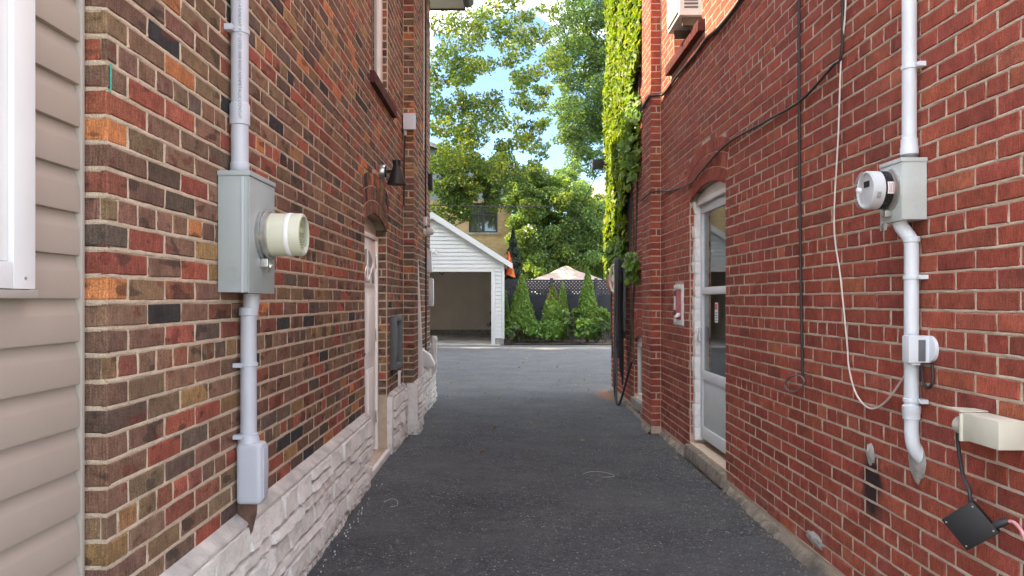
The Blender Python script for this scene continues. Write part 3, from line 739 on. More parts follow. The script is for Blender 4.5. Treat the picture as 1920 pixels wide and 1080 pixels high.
for k in range(20):                                    # frame under thick flaking paint
    z0 = .17 + k * .103
    df.hexa([(XR + .035 - rng.uniform(0, .012), DR[1] - .055 - rng.uniform(0, .006), z0), (XR + .12, DR[1] - .055, z0), (XR + .12, DR[1] - .008, z0), (XR + .03 - rng.uniform(0, .02), DR[1] - .008 , z0),
             (XR + .035 - rng.uniform(0, .012), DR[1] - .055 - rng.uniform(0, .006), z0 + .1025), (XR + .12, DR[1] - .055, z0 + .1025), (XR + .12, DR[1] - .008, z0 + .1025), (XR + .03 - rng.uniform(0, .02), DR[1] - .008, z0 + .1025)])
df.build('door_frame', 'flake', RH, .004)
box('door_frame', (XR + .04, DR[0] + .003, .16), (XR + .12, DR[0] + .053, 2.23), 'white_paint', RH, .003)
box('door_head', (XR + .04, DR[0] + .055, 2.194), (XR + .12, DR[1] - .057, 2.23), 'white_paint', RH, .003)
MB().prism([(XR + .055, DR[0] + .53 - .52 * math.cos(math.pi * i / 14), 2.232 + .082 * math.sin(math.pi * i / 14)) for i in range(15)], (.03, 0, 0)).build('door_transom', 'white_paint', RH)
tube('door_pull', [(xs - .002, DR[1] - .09, 1.02), (xs - .03, DR[1] - .09, 1.03), (xs - .03, DR[1] - .09, 1.14), (xs - .002, DR[1] - .09, 1.15)], .006, 'steel', sd, 8)
MB().hexa([(XR - .06, DR[0] - .06, .02), (XR + .2, DR[0] - .04, .02), (XR + .2, DR[1] - .01, .02), (XR - .05, DR[1] + .06, .02), (XR - .045, DR[0] - .05, .115), (XR + .2, DR[0] + .002, .14), (XR + .2, DR[1] - .002, .14), (XR - .035, DR[1] + .05, .12)]).build('door_sill', 'footing', RH, .012)
# basement window
bwn = MB().box((XR + .04, WB[0] + .003, WB[2]), (XR + .10, WB[0] + .06, .86)).build('window', 'white_paint', RH, .004)
for a, b, z0, z1 in ((WB[1] - .06, WB[1] - .003, WB[2], .86), (WB[0] + .062, WB[1] - .062, WB[2], WB[2] + .05), (WB[0] + .062, WB[1] - .062, .81, .86)): box('frame', (XR + .04, a, z0), (XR + .10, b, z1), 'white_paint', bwn, .004)
box('pane', (XR + .07, WB[0] + .062, WB[2] + .052), (XR + .075, WB[1] - .062, .808), 'glass', bwn)
box('window_lintel', (XR + .04, WB[0] + .004, .862), (XR + .10, WB[1] - .004, .944), 'white_paint', RH)
box('window_sill', (XR - .04, WB[0] - .04, .10), (XR + .1, WB[1] + .04, .175), 'concrete', RH, .008)
# upper window with brick sill
uw = box('window', (XR + .10, WU[0] + .003, WU[2]), (XR + .16, WU[0] + .06, WU[3] - .003), 'white_paint', RH, .004)
for a, b, z0, z1 in ((WU[1] - .06, WU[1] - .003, WU[2], WU[3] - .003), (WU[0] + .062, WU[1] - .062, WU[2], WU[2] + .05), (WU[0] + .062, WU[1] - .062, 4.32, 4.38)): box('frame', (XR + .10, a, z0), (XR + .16, b, z1), 'white_paint', uw, .004)
box('pane', (XR + .13, WU[0] + .062, WU[2] + .052), (XR + .135, WU[1] - .062, WU[3] - .01), 'glass', uw)
for i in range(16):
    y0, y1 = WU[0] - .10, WU[1] + .10; a = y0 + (y1-y0)*i/16 + .003; b = y0 + (y1-y0)*(i+1)/16 - .003
    o = MB().hexa([(XR - .06, a, 3.555), (XR + .10, a, 3.565), (XR + .10, b, 3.565), (XR - .06, b, 3.555), (XR - .06, a, 3.645), (XR + .10, a, 3.675), (XR + .10, b, 3.675), (XR - .06, b, 3.645)]).build('sill_brick', 'rb_obj', uw, .004)
    o.color = (.12 * rng.uniform(.8, 1.2), .03, .028, 1)
# mortar patches
def patch(x, y, w, h, seed, parent, proud=.008):
    c = on_x(x, y, XR); rr = random.Random(seed); n = 18; mb = MB(); o = []
    mb.v.append((XR - .006 - proud, c.y, c.z))
    for ring, s_, d in ((0, .7, proud), (1, 1.0, .0)):
        for i in range(n):
            t = 2*math.pi*i/n; k = rr.uniform(.82, 1.15) if ring else 1; mb.v.append((XR - .006 - d * rr.uniform(.6, 1), c.y + s_*k*w/2*math.cos(t), c.z + s_*k*h/2*math.sin(t)))
    for i in range(n):
        j = (i+1) % n; mb.f += [(0, 1+i, 1+j), (1+i, 1+n+i, 1+n+j, 1+j)]
    return mb.build('mortar_patch', 'patch', parent)
patch(1635, 850, .075, .10, 1, rw); patch(1722, 862, .12, .17, 2, rw, .012)
patch(1530, 1012, .22, .07, 3, rw, .01)
# ------------------------------------------------------------------ trees and plants
def leaf_mesh(name, cen, size, cols, parent, mat='leaf', nrm=None, tilt=1.0, asp=.72, flip=None):
    n = len(cen); cen = np.asarray(cen, float)
    d = nr.normal(size=(n, 3)); d[:, 2] -= .35; d /= np.linalg.norm(d, axis=1)[:, None]           # along the leaf
    if nrm is None: m = nr.normal(size=(n, 3)); m[:, 2] += .5
    else:
        m = np.asarray(nrm) + nr.normal(size=(n, 3)) * tilt
        d = nr.normal(size=(n, 3)) * .55; d[:, 2] -= 1.0
    m /= np.linalg.norm(m, axis=1)[:, None]
    d = d - m * (d * m).sum(1)[:, None]; d /= np.linalg.norm(d, axis=1)[:, None] + 1e-9
    s = np.cross(m, d); L = size * nr.uniform(.65, 1.3, n)[:, None]
    fold = .18 * L
    v = np.empty((n, 4, 3)); v[:, 0] = cen - d * L * .5; v[:, 1] = cen + s * L * .5 * asp + m * fold; v[:, 2] = cen + d * L * .55; v[:, 3] = cen - s * L * .5 * asp + m * fold
    me = bpy.data.meshes.new(name); me.vertices.add(4*n); me.vertices.foreach_set('co', v.ravel())
    me.loops.add(6*n); idx = np.arange(n)[:, None] * 4 + np.array([0, 1, 2, 0, 2, 3]); me.loops.foreach_set('vertex_index', idx.ravel().astype(np.int32))
    me.polygons.add(2*n); me.polygons.foreach_set('loop_start', np.arange(0, 6*n, 3, dtype=np.int32))
    try: me.polygons.foreach_set('loop_total', np.full(2*n, 3, dtype=np.int32))
    except Exception: pass
    me.update(calc_edges=True); me.validate()
    a = me.color_attributes.new('col', 'FLOAT_COLOR', 'POINT'); c4 = np.ones((n, 4, 4)); c4[:, :, :3] = np.asarray(cols)[:, None, :]
    a.data.foreach_set('color', c4.astype(np.float32).ravel())
    return link(name, me, mat, parent)
def leaf_cols(n, pal, jit=.18):
    pal = np.array(pal); c = pal[nr.integers(0, len(pal), n)]; return c * nr.uniform(1 - jit, 1 + jit, (n, 1)) * nr.uniform(.95, 1.05, (n, 3))
def blob(c, r, n, squash=.8):
    d = nr.normal(size=(n, 3)); d /= np.linalg.norm(d, axis=1)[:, None]; return np.asarray(c) + d * (r * nr.uniform(.25, 1.0, (n, 1)) ** .6) * np.array([1, 1, squash])
MAPLE = [(.050, .085, .022), (.060, .105, .028), (.075, .115, .022), (.12, .14, .022), (.045, .080, .030)]; MAPLE = [tuple(1.6 * v_ for v_ in c_) for c_ in MAPLE]
GREEN = [(.040, .075, .022), (.050, .090, .030), (.060, .100, .034), (.034, .062, .022)]; GREEN = [tuple(1.7 * v_ for v_ in c_) for c_ in GREEN]
SOFT = [(.065, .105, .040), (.075, .125, .050), (.055, .095, .040), (.10, .14, .035)]; SOFT = [tuple(2.0 * v_ for v_ in c_) for c_ in SOFT]
def tree(name, base, fork, r0, clumps, leaf, per, pal, label, group=None, limbs=14, twig=.012, drop=0):
    t = thing(name, base, label, 'tree', group); base = Vector(base); fork = Vector(fork)
    pts = smooth_path([base - Vector((0, 0, .3)), base.lerp(fork, .4) + Vector((.12, .05, 0)), fork], 5)
    tube('trunk', pts, [r0 * (1.25 - .55 * i / (len(pts) - 1)) for i in range(len(pts))], 'bark', t, 12)
    nodes = [(fork, r0 * .62)]; tw = MB()
    for c, r in sorted(clumps, key=lambda c: (Vector(c[0]) - fork).length):
        c = Vector(c); q, rq = min(nodes, key=lambda w: (w[0] - c).length + .25 * max(0, w[0].z - c.z))
        d = c - q; L = d.length; rs = min(rq * .8, .012 + .018 * L + .5 * twig)
        side = Vector((rng.uniform(-1, 1), rng.uniform(-1, 1), rng.uniform(-.2, .9))) * .16 * L
        p = smooth_path([q, q + d * .35 + side, q + d * .7 + side * .6, c], 4); n = len(p); rr = [rs * (1 - .75 * i / n) + .004 for i in range(n)]
        if L > 1.6: tube('limb', p, rr, 'bark', t, 7)
        else: tw.tube(p, rr, 5, False)
        nodes += [(p[i], rr[i]) for i in range(3, n, 2)]
        for k in range(3):
            e = c + Vector((rng.uniform(-1, 1), rng.uniform(-1, 1), rng.uniform(-.7, .8))) * r * .85
            tw.tube([c, c.lerp(e, .5) + Vector((0, 0, .05)), e], [twig * .7, twig * .5, twig * .3], 4, False)
    tag(tw.build('twigs', 'bark', t), kind='stuff')
    cnt = [max(12, int(per * r * r)) for c, r in clumps]
    cen = np.concatenate([blob(c, r, n_, .75) for (c, r), n_ in zip(clumps, cnt)])
    tint = np.concatenate([np.tile(np.array([1.25, 1.1, .8] if rng.random() < .3 else [1, 1, 1]) * rng.uniform(.75, 1.3), (n_, 1)) for n_ in cnt])
    leaf_mesh('crown', cen, leaf, leaf_cols(len(cen), pal) * tint, t); return t
def px_clumps(lst, Y, dY, sub=3, spread=.75):
    out = []
    for x, y, r in lst:
        for k in range(sub):
            yy = Y + rng.uniform(-dY, dY); p = at(x + rng.uniform(-1, 1) * r * spread, y + rng.uniform(-1, 1) * r * spread, yy)
            out.append((p, r * yy / F * rng.uniform(.5, .8)))
    return out
# big maple standing left of the garage; its crown reaches over the yard
ml = [(840,25,42),(900,35,40),(955,25,40),(860,85,42),(915,80,34),(975,85,36),(1008,125,30),(1040,110,26),(830,140,38),(880,145,34),(950,130,26),(835,195,36),(880,205,34),(925,205,34),(965,185,30),(995,160,24),(1000,205,22),(840,250,36),(890,255,40),(940,250,36),(975,265,28),(1000,245,20),(900,300,34),(850,300,38),(930,300,26),(1015,70,22),(1020,170,20),(985,40,26),(1025,20,18),(1014,228,22),(1008,285,22),(985,310,24),(900,120,30),(860,160,30)]
cl = px_clumps(ml, 27.5, 2.2, 4)
for k in range(70):                                       # the rest of the crown, beyond the frame
    a = rng.uniform(0, 2*math.pi); h = rng.uniform(4.5, 15.5); rad = 5.8 * math.sqrt(max(0.05, 1 - ((h - 9) / 7) ** 2)) * rng.uniform(.35, 1)
    p = Vector((-7.2 + rad * math.cos(a), 24.5 + rad * math.sin(a), h))
    if VX + F * p.x / p.y < 800: cl.append((p, rng.uniform(.7, 1.1)))
tree('maple_tree', (-7.0, 25.2, 0), (-6.4, 25.8, 5.0), .32, cl, .125, 760, MAPLE, 'tall loose maple with yellowing leaves and bare limbs rising left of the garage', limbs=22)
# dark leafy tree low on the left above the garage roof
dl = [(825,330,34),(860,325,36),(900,335,36),(930,345,32),(840,370,34),(880,375,32),(915,372,24),(945,320,24),(830,290,26),(940,290,22),(870,400,16),(835,400,18)]
tree('leafy_tree', (-2.9, 31.6, 0), (-2.6, 31.6, 3.2), .2, px_clumps(dl, 31.6, 1.0, 6), .14, 800, GREEN + [(.10, .12, .02)], 'dense dark green tree spreading just above the white garage roof', limbs=10)
# tall tree at the right, next to the ivy wall
rt = [(1085,15,38),(1120,20,34),(1070,60,34),(1110,65,40),(1060,105,28),(1100,110,42),(1130,110,30),(1075,150,34),(1115,155,40),(1070,195,34),(1110,200,40),(1135,190,26),(1085,235,34),(1120,240,34),(1060,235,18),(1090,270,24),(1125,275,24),(1050,160,16),(1140,60,26),(1150,150,40),(1150,230,40),(1180,100,60),(1200,200,60),(1100,-40,50),(1150,-40,60),(1068,285,26),(1048,205,24),(1042,125,24),(1092,305,26),(1055,250,22),(1050,60,24),(1128,310,26)]
tree('tall_tree', (7.2, 40.5, 0), (6.6, 40.5, 6.6), .3, px_clumps(rt, 40, 1.8, 5), .13, 720, GREEN + SOFT[:2], 'tall green tree rising against the sky beside the ivy covered wall', limbs=16)
# soft bushy tree behind the canopy
mt = [(975,350,24),(1010,340,30),(1045,350,30),(985,390,34),(1025,390,36),(1065,380,34),(1100,390,30),(980,430,28),(1015,435,36),(1055,430,38),(1095,430,36),(1125,430,28),(1000,470,30),(1035,475,34),(1080,470,36),(1120,470,28),(1020,500,24),(1100,500,24),(985,490,20),(1135,390,22),(1000,325,18),(1060,345,20),(1140,460,20)]
tree('willow_tree', (2.6, 34.5, 0), (2.5, 34.5, 2.4), .2, px_clumps(mt + [(1003, 500, 24), (975, 505, 20), (1050, 505, 20), (1130, 505, 20)], 34, 1.5, 7), .12, 1900, SOFT, 'soft bushy pale green tree right behind the beige canopy', limbs=12)
for x, y0, yb, Y, w, lab in ((978, 513, 640, 24.0, 62, 'wide cone shaped cedar nearest the white garage'), (1036, 532, 640, 24.1, 58, 'bushy cedar with browned tip in the middle of the hedge row'), (1055, 528, 640, 24.5, 36, 'slim cedar rising behind the brown tipped cedar'), (1102, 503, 640, 24.0, 54, 'tallest cone shaped cedar, right of the hedge row'), (948, 545, 640, 24.9, 26, 'small shaded cedar tight against the garage corner')):
    p = at(x, yb, Y); p.z = .03; H = at(x, y0, Y).z; W = w * Y / F * .5
    t = thing('cedar_tree', p, lab, 'cedar', 'cedars in front of the lattice fence'); tube('trunk', [(p.x, p.y, -.1), (p.x, p.y, H * .8)], [.05, .012], 'bark', t, 8)
    n = int(11000 * H * W); h = nr.beta(1.1, 1.7, n); prof = W * np.clip((1 - h) ** .78, 0, 1) * np.clip(.55 + 3 * h, 0, 1); a = nr.uniform(0, 2*math.pi, n)
    bump = 1 + .18 * np.sin(a * 5 + h * 19) * np.sin(h * 34 + a * 2)
    rr = prof * bump * nr.uniform(.35, 1.05, n) ** .5
    cen = np.stack([p.x + rr * np.cos(a), p.y + rr * np.sin(a), .12 + h * (H - .12)], 1)
    nm = np.stack([np.cos(a), np.sin(a), np.full(n, .3)], 1)
    pal = [(.135, .25, .042), (.17, .29, .045), (.11, .20, .042), (.21, .30, .055)]
    c = leaf_cols(n, pal)
    if 'brown' in lab and 'bushy' in lab: c[(h > .72) & (nr.random(n) < .4)] = (.14, .09, .03)
    leaf_mesh('crown', cen, .075, c, t, 'cedar', nm, .8, .45)
n = 14000; cen = np.stack([nr.uniform(-12, 22, n), nr.uniform(56, 62, n), 0 * nr.random(n)], 1); cen[:, 2] = nr.random(n) * (5.2 + 1.2 * np.sin(cen[:, 0] * 1.1) + .7 * np.sin(cen[:, 0] * 2.7))
tag(leaf_mesh('far_trees', cen, .42, leaf_cols(n, GREEN), None), 'far green tree line closing the view behind the houses', 'trees', None, 'stuff')
# dark spruce between the yellow house and the hedge
p = at(962, 640, 28); p.z = 0; t = thing('spruce_tree', p, 'dark narrow spruce in shade between garage and bushy tree', 'spruce')
tube('trunk', [(p.x, p.y, -.2), (p.x, p.y, 4.0)], [.09, .02], 'bark', t, 8); n = 5200; h = nr.beta(1, 1.4, n); a = nr.uniform(0, 6.283, n); rr = .85 * (1 - h) * (1 + .25 * np.sin(h * 60)) * nr.uniform(.3, 1, n) ** .6
leaf_mesh('crown', np.stack([p.x + rr*np.cos(a), p.y + rr*np.sin(a), .4 + h * 3.7], 1), .13, leaf_cols(n, [(.020, .036, .022), (.028, .045, .030), (.035, .055, .040)]), t, 'cedar', np.stack([np.cos(a), np.sin(a), np.full(n, .5)], 1), .6, .35)
# shrubs at the foot of the hedge
def shrub(x, y0, yb, Y, w, leaf, per, pal, label, seed_stems=6):
    p = at(x, yb, Y); p.z = .03; H = at(x, y0, Y).z; W = w * Y / F * .5
    t = thing('shrub', p, label, 'shrub', 'shrubs below the hedge'); mb = MB()
    cl = [(Vector((p.x + rng.uniform(-.75, .75) * W, p.y + rng.uniform(-.3, .3) * W, H * rng.uniform(.3, .88))), rng.uniform(.28, .42) * max(W, .28)) for k in range(14)]
    for c, r in cl: mb.tube(smooth_path([(p.x + rng.uniform(-.08, .08), p.y + rng.uniform(-.08, .08), 0), (c.x * .6 + p.x * .4, c.y, c.z * .55), c], 3), .008, 5, False)
    tag(mb.build('stems', 'bark', t), kind='stuff'); cen = np.concatenate([blob(c, r, max(25, int(per * r * r)), .8) for c, r in cl])
    leaf_mesh('foliage', cen, leaf, leaf_cols(len(cen), pal), t)
BR = [(.16, .29, .075), (.19, .32, .08), (.13, .24, .065)]
shrub(1015, 598, 640, 23.5, 62, .12, 700, BR, 'low bright green broad leaved shrub between the first two cedars')
shrub(1070, 575, 640, 23.7, 44, .13, 560, GREEN, 'darker shrub standing between bushy cedar and tallest cedar')
shrub(1092, 592, 640, 23.45, 24, .11, 700, BR, 'small bright shrub at the foot of the tallest cedar')
shrub(1134, 570, 640, 23.6, 36, .15, 520, BR + [(.16, .19, .03)], 'yellow green leafy shrub next to the hanging hoses')
shrub(952, 602, 640, 23.2, 34, .09, 520, SOFT, 'scraggy weed shrub against the garage corner post')
shrub(978, 612, 640, 23.5, 34, .08, 420, [(.06, .07, .025), (.09, .07, .04), (.05, .08, .02)], 'brownish low weeds under the first cedar')
shrub(1118, 612, 640, 23.7, 30, .17, 380, GREEN, 'dark big leaved plant right of the tallest cedar')
# ivy on the right house
iv = thing('ivy', (XR, 10.2, 0), 'bright yellow green ivy covering the far end of the red brick wall', 'ivy')
mb = MB()
for k in range(9):
    y = rng.uniform(9.2, 11.2); pts = [(XR - .012, y, rng.uniform(.4, 1.9))]
    while pts[-1][2] < 6.6: pts.append((XR - .015, min(11.3, max(8.7, pts[-1][1] + rng.uniform(-.22, .2))), pts[-1][2] + .6))
    mb.tube(smooth_path(pts, 3), [.012] * (3 * (len(pts) - 1) + 1), 5, False)
tag(mb.build('stems', 'bark', iv), kind='stuff')
n = 26000; yy = nr.uniform(8.45, 11.42, n); zz = nr.uniform(1.6, 7.0, n)
edge = 8.75 + .35 * np.sin(zz * 2.3) + .2 * np.sin(zz * 5.1 + 1)                     # ragged near border
low = 2.15 + .45 * np.sin(yy * 5.0) + .35 * np.sin(yy * 11) + np.clip(10.4 - yy, 0, 2) * .72
den = (yy > edge) & (zz > low) & (np.sin(yy * 7.3 + zz * 1.7) * np.sin(zz * 4.1 - yy * 2.2) + nr.uniform(-.2, 1.1, n) > -.25 + .5 * (zz < 2.9))
yy, zz = yy[den], zz[den]; n = len(yy)
bul = .03 + .06 * (1 + np.sin(yy * 3.7 + .8) * np.sin(zz * 2.9 + yy)) * .5
xx = XR - .02 - bul * nr.uniform(.25, 1.05, n)
ivp = [(.03, .065, .015)] + [(.72 * a_, .84 * b_, .7 * c_) for a_, b_, c_ in [(.20, .25, .035), (.26, .29, .04), (.16, .22, .035), (.30, .30, .05), (.12, .18, .035)]]
leaf_mesh('foliage', np.stack([xx, np.minimum(yy, 11.7), zz], 1), .105, leaf_cols(n, ivp), iv, 'leaf', np.tile([-1, .1, .45], (n, 1)), .38, .95)
n = 700; c = np.concatenate([blob((XR - .10, 10.1, 2.0), .36, 300, .6), blob((XR - .10, 9.0, 1.75), .2, 90, 1.2), blob((XR - .06, 9.0, 3.3), .3, 240, 2.2)])
c[:, 0] = np.minimum(c[:, 0] * .5 + (XR - .08) * .5, XR - .02)
leaf_mesh('trailing_foliage', c, .095, leaf_cols(len(c), [(.16, .27, .06), (.19, .30, .06), (.13, .23, .055)]), iv, 'leaf', np.tile([-1, -.3, .4], (len(c), 1)), .5, .9)

# ------------------------------------------------------------------ garage
GY, GX0, GX1, GE, GA = 22.9, -4.42, -.05, 2.58, 3.98
ga = thing('garage', (-2.23, GY + 3, 0), 'white sided gabled garage with open doorway at the end of the driveway', 'garage')
OX0, OX1, OZ = -4.0, -.43, 2.25; cxg = (GX0 + GX1) / 2
def gz(x): return GA - (GA - GE) * abs(x - cxg) / (GX1 - cxg)
MB().prism([(GX0 + .02, GY, -.2), (OX0 - .02, GY, -.2), (OX0 - .02, GY, OZ + .02), (OX1 + .02, GY, OZ + .02), (OX1 + .02, GY, -.2), (GX1 - .02, GY, -.2), (GX1 - .02, GY, GE - .05), (cxg, GY, GA - .06), (GX0 + .02, GY, GE - .05)], (0, .14, 0)).build('front_wall', 'garage_wall', ga, smooth=False)
box('side_wall', (GX0, GY + .142, -.2), (GX0 + .12, GY + 6.2, GE - .03), 'garage_wall', ga); box('side_wall', (GX1 - .12, GY + .142, -.2), (GX1, GY + 6.2, GE - .03), 'garage_wall', ga)
MB().prism([(GX0 + .122, GY + 6.08, -.2), (GX1 - .122, GY + 6.08, -.2), (GX1 - .122, GY + 6.08, GE - .05), (cxg, GY + 6.08, GA - .06), (GX0 + .122, GY + 6.08, GE - .05)], (0, .12, 0)).build('rear_wall', 'garage_wall', ga, smooth=False)
box('ceiling', (GX0 + .122, GY + .142, OZ + .2), (GX1 - .122, GY + 6.078, OZ + .24), 'garage_wall', ga)
box('floor', (GX0 + .122, GY - .12, -.15), (GX1 - .122, GY + 6.078, .035), 'garage_floor', ga)
box('concrete_curb', (GX0 + .124, GY + 5.98, .036), (GX1 - .124, GY + 6.076, .24), 'concrete', ga)
box('baseboard', (GX0 + .124, GY + 6.03, .2405), (GX1 - .124, GY + 6.077, .34), 'garage_wall', ga)
box('outlet_plate', (-2.75, GY + 6.068, 1.25), (-2.68, GY + 6.078, 1.37), 'white_paint', ga)
tube('door_track', [(-2.2, GY + 2, OZ + .2), (-2.2, GY + 2, OZ + .05), (-2.1, GY + 2, OZ - .02), (-2.05, GY + 2, OZ + .06)], .02, 'black', ga, 6)
pz = .12; z = .22
while z < GA - .1:
    zt = z + pz
    def half(zv): return (GX1 - cxg) if zv <= GE else (GX1 - cxg) * (GA - zv) / (GA - GE)
    segs = [(-1, 1)]
    for side in ((None,) if z > OZ + .12 else (-1, 1)):
        h0, h1 = half(z), max(half(min(zt, GA)), .02)
        if side is None: q = [(cxg - h0 + .05, z), (cxg + h0 - .05, z), (cxg + h1 - .05, zt), (cxg - h1 + .05, zt)]
        elif side == 1: q = [(OX1 + .11, z), (GX1 - .075, z), (GX1 - .075, zt), (OX1 + .11, zt)]
        else: q = [(GX0 + .075, z), (OX0 - .11, z), (OX0 - .11, zt), (GX0 + .075, zt)]
        if q[2][0] - q[3][0] < .02: continue
        MB().hexa([(q[0][0], GY - .045, q[0][1]), (q[1][0], GY - .045, q[1][1]), (q[1][0], GY - .001, q[1][1]), (q[0][0], GY - .001, q[0][1]),
                   (q[3][0], GY - .008, q[3][1] - .001), (q[2][0], GY - .008, q[2][1] - .001), (q[2][0], GY - .001, q[2][1] - .001), (q[3][0], GY - .001, q[3][1] - .001)]).build('siding_plank', 'white_siding', ga, smooth=False)
    z = zt
box('corner_trim', (GX1 - .072, GY - .035, .2), (GX1 + .012, GY + .0, GE - .02), 'white_siding', ga, .006); box('corner_trim', (GX0 - .012, GY - .035, .2), (GX0 + .072, GY, GE - .02), 'white_siding', ga, .006)
box('foundation', (OX1 + .03, GY - .02, -.2), (GX1 + .005, GY - .001, .218), 'concrete', ga); box('foundation', (GX0 - .005, GY - .02, -.2), (OX0 - .03, GY - .001, .218), 'concrete', ga)
MB().box((OX1 - .01, GY - .045, .0), (OX1 + .105, GY + .145, OZ)).box((OX0 - .105, GY - .045, .0), (OX0 + .01, GY + .145, OZ)).box((OX0 - .105, GY - .045, OZ + .001), (OX1 + .105, GY + .145, OZ + .10)).build('door_frame', 'white_siding', ga, .004)
for s in (-1, 1):
    e = cxg + s * (GX1 - cxg + .26); ze = GE - .13
    MB().prism([(cxg, GY - .22, GA + .02), (e, GY - .22, ze), (e, GY - .22, ze + .06), (cxg, GY - .22, GA + .10)], (0, 6.6, 0)).build('roof', 'shingle', ga, smooth=False)
    MB().prism([(cxg, GY - .245, GA - .11), (e, GY - .245, ze - .12), (e, GY - .245, ze + .05), (cxg, GY - .245, GA + .085)], (0, .024, 0)).build('rake_board', 'white_siding', ga, smooth=False)
    MB().prism([(cxg, GY - .219, GA - .02), (e, GY - .219, ze - .04), (e, GY - .219, ze - .005), (cxg, GY - .219, GA + .015)], (0, 6.5, 0)).build('soffit', 'white_siding', ga, smooth=False)
fl = thing('floodlight', at(812, 470, GY - .03), 'small white twin floodlight on the garage gable above the doorway', 'light'); p = fl.location
box('base_plate', (p.x - .06, GY - .06, p.z - .06), (p.x + .06, GY - .029, p.z + .06), 'white_paint', fl, .006)
for s in (-1, 1): MB().lathe((p.x + s * .09, GY - .07, p.z - .03), (s * .6, -1, -.5), [(.025, -.03), (.04, 0), (.055, .06), (.05, .062), (.01, .05)], 14).build('lamp_head', 'white_paint', fl)

# ------------------------------------------------------------------ fence, canopy, flag
FY = 25.2
fe = thing('lattice_fence', (2.2, FY, 0), 'dark lattice topped privacy fence behind the cedars', 'fence')
fx0, fx1 = at(938, 0, FY).x, at(1180, 0, FY).x; fz0, fz1, fz2 = .08, at(0, 553, FY).z, at(0, 526, FY).z
for x in (fx0, 1.55, 3.05, fx1): box('post', (x - .05, FY - .05, -.2), (x + .05, FY + .05, fz2 + .08), 'lattice', fe, .005)
for z in (fz0, fz1, fz2): box('rail', (fx0 + .052, FY - .03, z - .03), (fx1 - .052, FY + .03, z + .03), 'lattice', fe)
la = MB(); stp = .115
for s in (-1, 1):
    x = fx0 - 2.5
    while x < fx1 + 2.5:
        za, zb = fz0 + .03, fz2 - .03; a0, a1 = x, x + s * (zb - za)
        t0, t1 = 0.0, 1.0
        lo, hi = fx0 + .06, fx1 - .06
        if a1 != a0:
            ts = sorted(((lo - a0) / (a1 - a0), (hi - a0) / (a1 - a0))); t0, t1 = max(0, ts[0]), min(1, ts[1])
        if t1 - t0 > .02:
            A = Vector((a0 + (a1-a0)*t0, FY - .012 + s * .006, za + (zb-za)*t0)); B = Vector((a0 + (a1-a0)*t1, FY - .012 + s * .006, za + (zb-za)*t1)); w = Vector((s * -.018, 0, .018)) ; th = Vector((0, .006, 0))
            la.hexa([A - w, A + w, A + w + th, A - w + th, B - w, B + w, B + w + th, B - w + th])
        x += stp
tag(la.build('lattice_slats', 'lattice', fe, smooth=False), kind='stuff')
box('privacy_panel', (fx0 + .06, FY + .035, .1), (fx1 - .06, FY + .045, fz1), plain('privacy_screen', (.045, .055, .08), .8, .25, 3, .2, 40), fe)
CY = 28.5
gz_ = thing('garden_canopy', (at(1060, 0, CY).x, CY, 0), 'beige fabric canopy with pointed roof behind the lattice fence', 'canopy'); cxx = gz_.location.x
hw = 1.62; zt, ze = at(0, 498, CY).z, at(0, 530, CY).z
mb = MB(); nn = 10
cor = [(-1, -1), (1, -1), (1, 1), (-1, 1)]
for k in range(4):
    a, b = cor[k], cor[(k+1) % 4]; o = len(mb.v)
    for i in range(nn + 1):
        t = i / nn; h = ze + (zt - ze) * (t ** 1.25)
        for j in range(nn + 1):
            s = j / nn; px_, py_ = (a[0] + (b[0]-a[0])*s) * (1-t), (a[1] + (b[1]-a[1])*s) * (1-t)
            mb.v.append((cxx + px_ * hw, CY + py_ * hw, h - .05 * math.sin(math.pi * s) * (1-t) - .015 * math.sin(t * 13 + s * 5)))
    for i in range(nn):
        for j in range(nn): mb.f.append((o + i*(nn+1)+j, o + i*(nn+1)+j+1, o + (i+1)*(nn+1)+j+1, o + (i+1)*(nn+1)+j))
mb.build('canopy_roof', 'canvas', gz_)
mb = MB()
for k in range(4):
    a, b = cor[k], cor[(k+1) % 4]; o = len(mb.v); m = 24
    for j in range(m + 1):
        s = j / m; wv = .025 * math.sin(s * 40); d = Vector((a[0] + b[0], a[1] + b[1], 0)).normalized()
        for z in (ze - .05 * math.sin(math.pi * s), ze - .30 + .03 * abs(math.sin(s * 22))): mb.v.append((cxx + (a[0] + (b[0]-a[0])*s) * hw * 1.0 + d.x * wv * (z < ze - .2), CY + (a[1] + (b[1]-a[1])*s) * hw + d.y * wv * (z < ze - .2), z))
    for j in range(m): mb.f.append((o + 2*j, o + 2*j + 2, o + 2*j + 3, o + 2*j + 1))
mb.build('valance', 'canvas', gz_)
for a in cor: tube('leg', [(cxx + a[0]*hw*.97, CY + a[1]*hw*.97, -.05), (cxx + a[0]*hw*.97, CY + a[1]*hw*.97, ze)], .03, 'black', gz_, 8)
fg = thing('flag', at(955, 480, 23.3), 'small red and yellow flag hanging limp by the garage corner', 'flag'); p = fg.location
tube('pole', [(-.04, 23.10, p.z + .02), (.05, 23.2, p.z + .14), (.13, 23.3, p.z + .16)], .01, 'black', fg, 8)
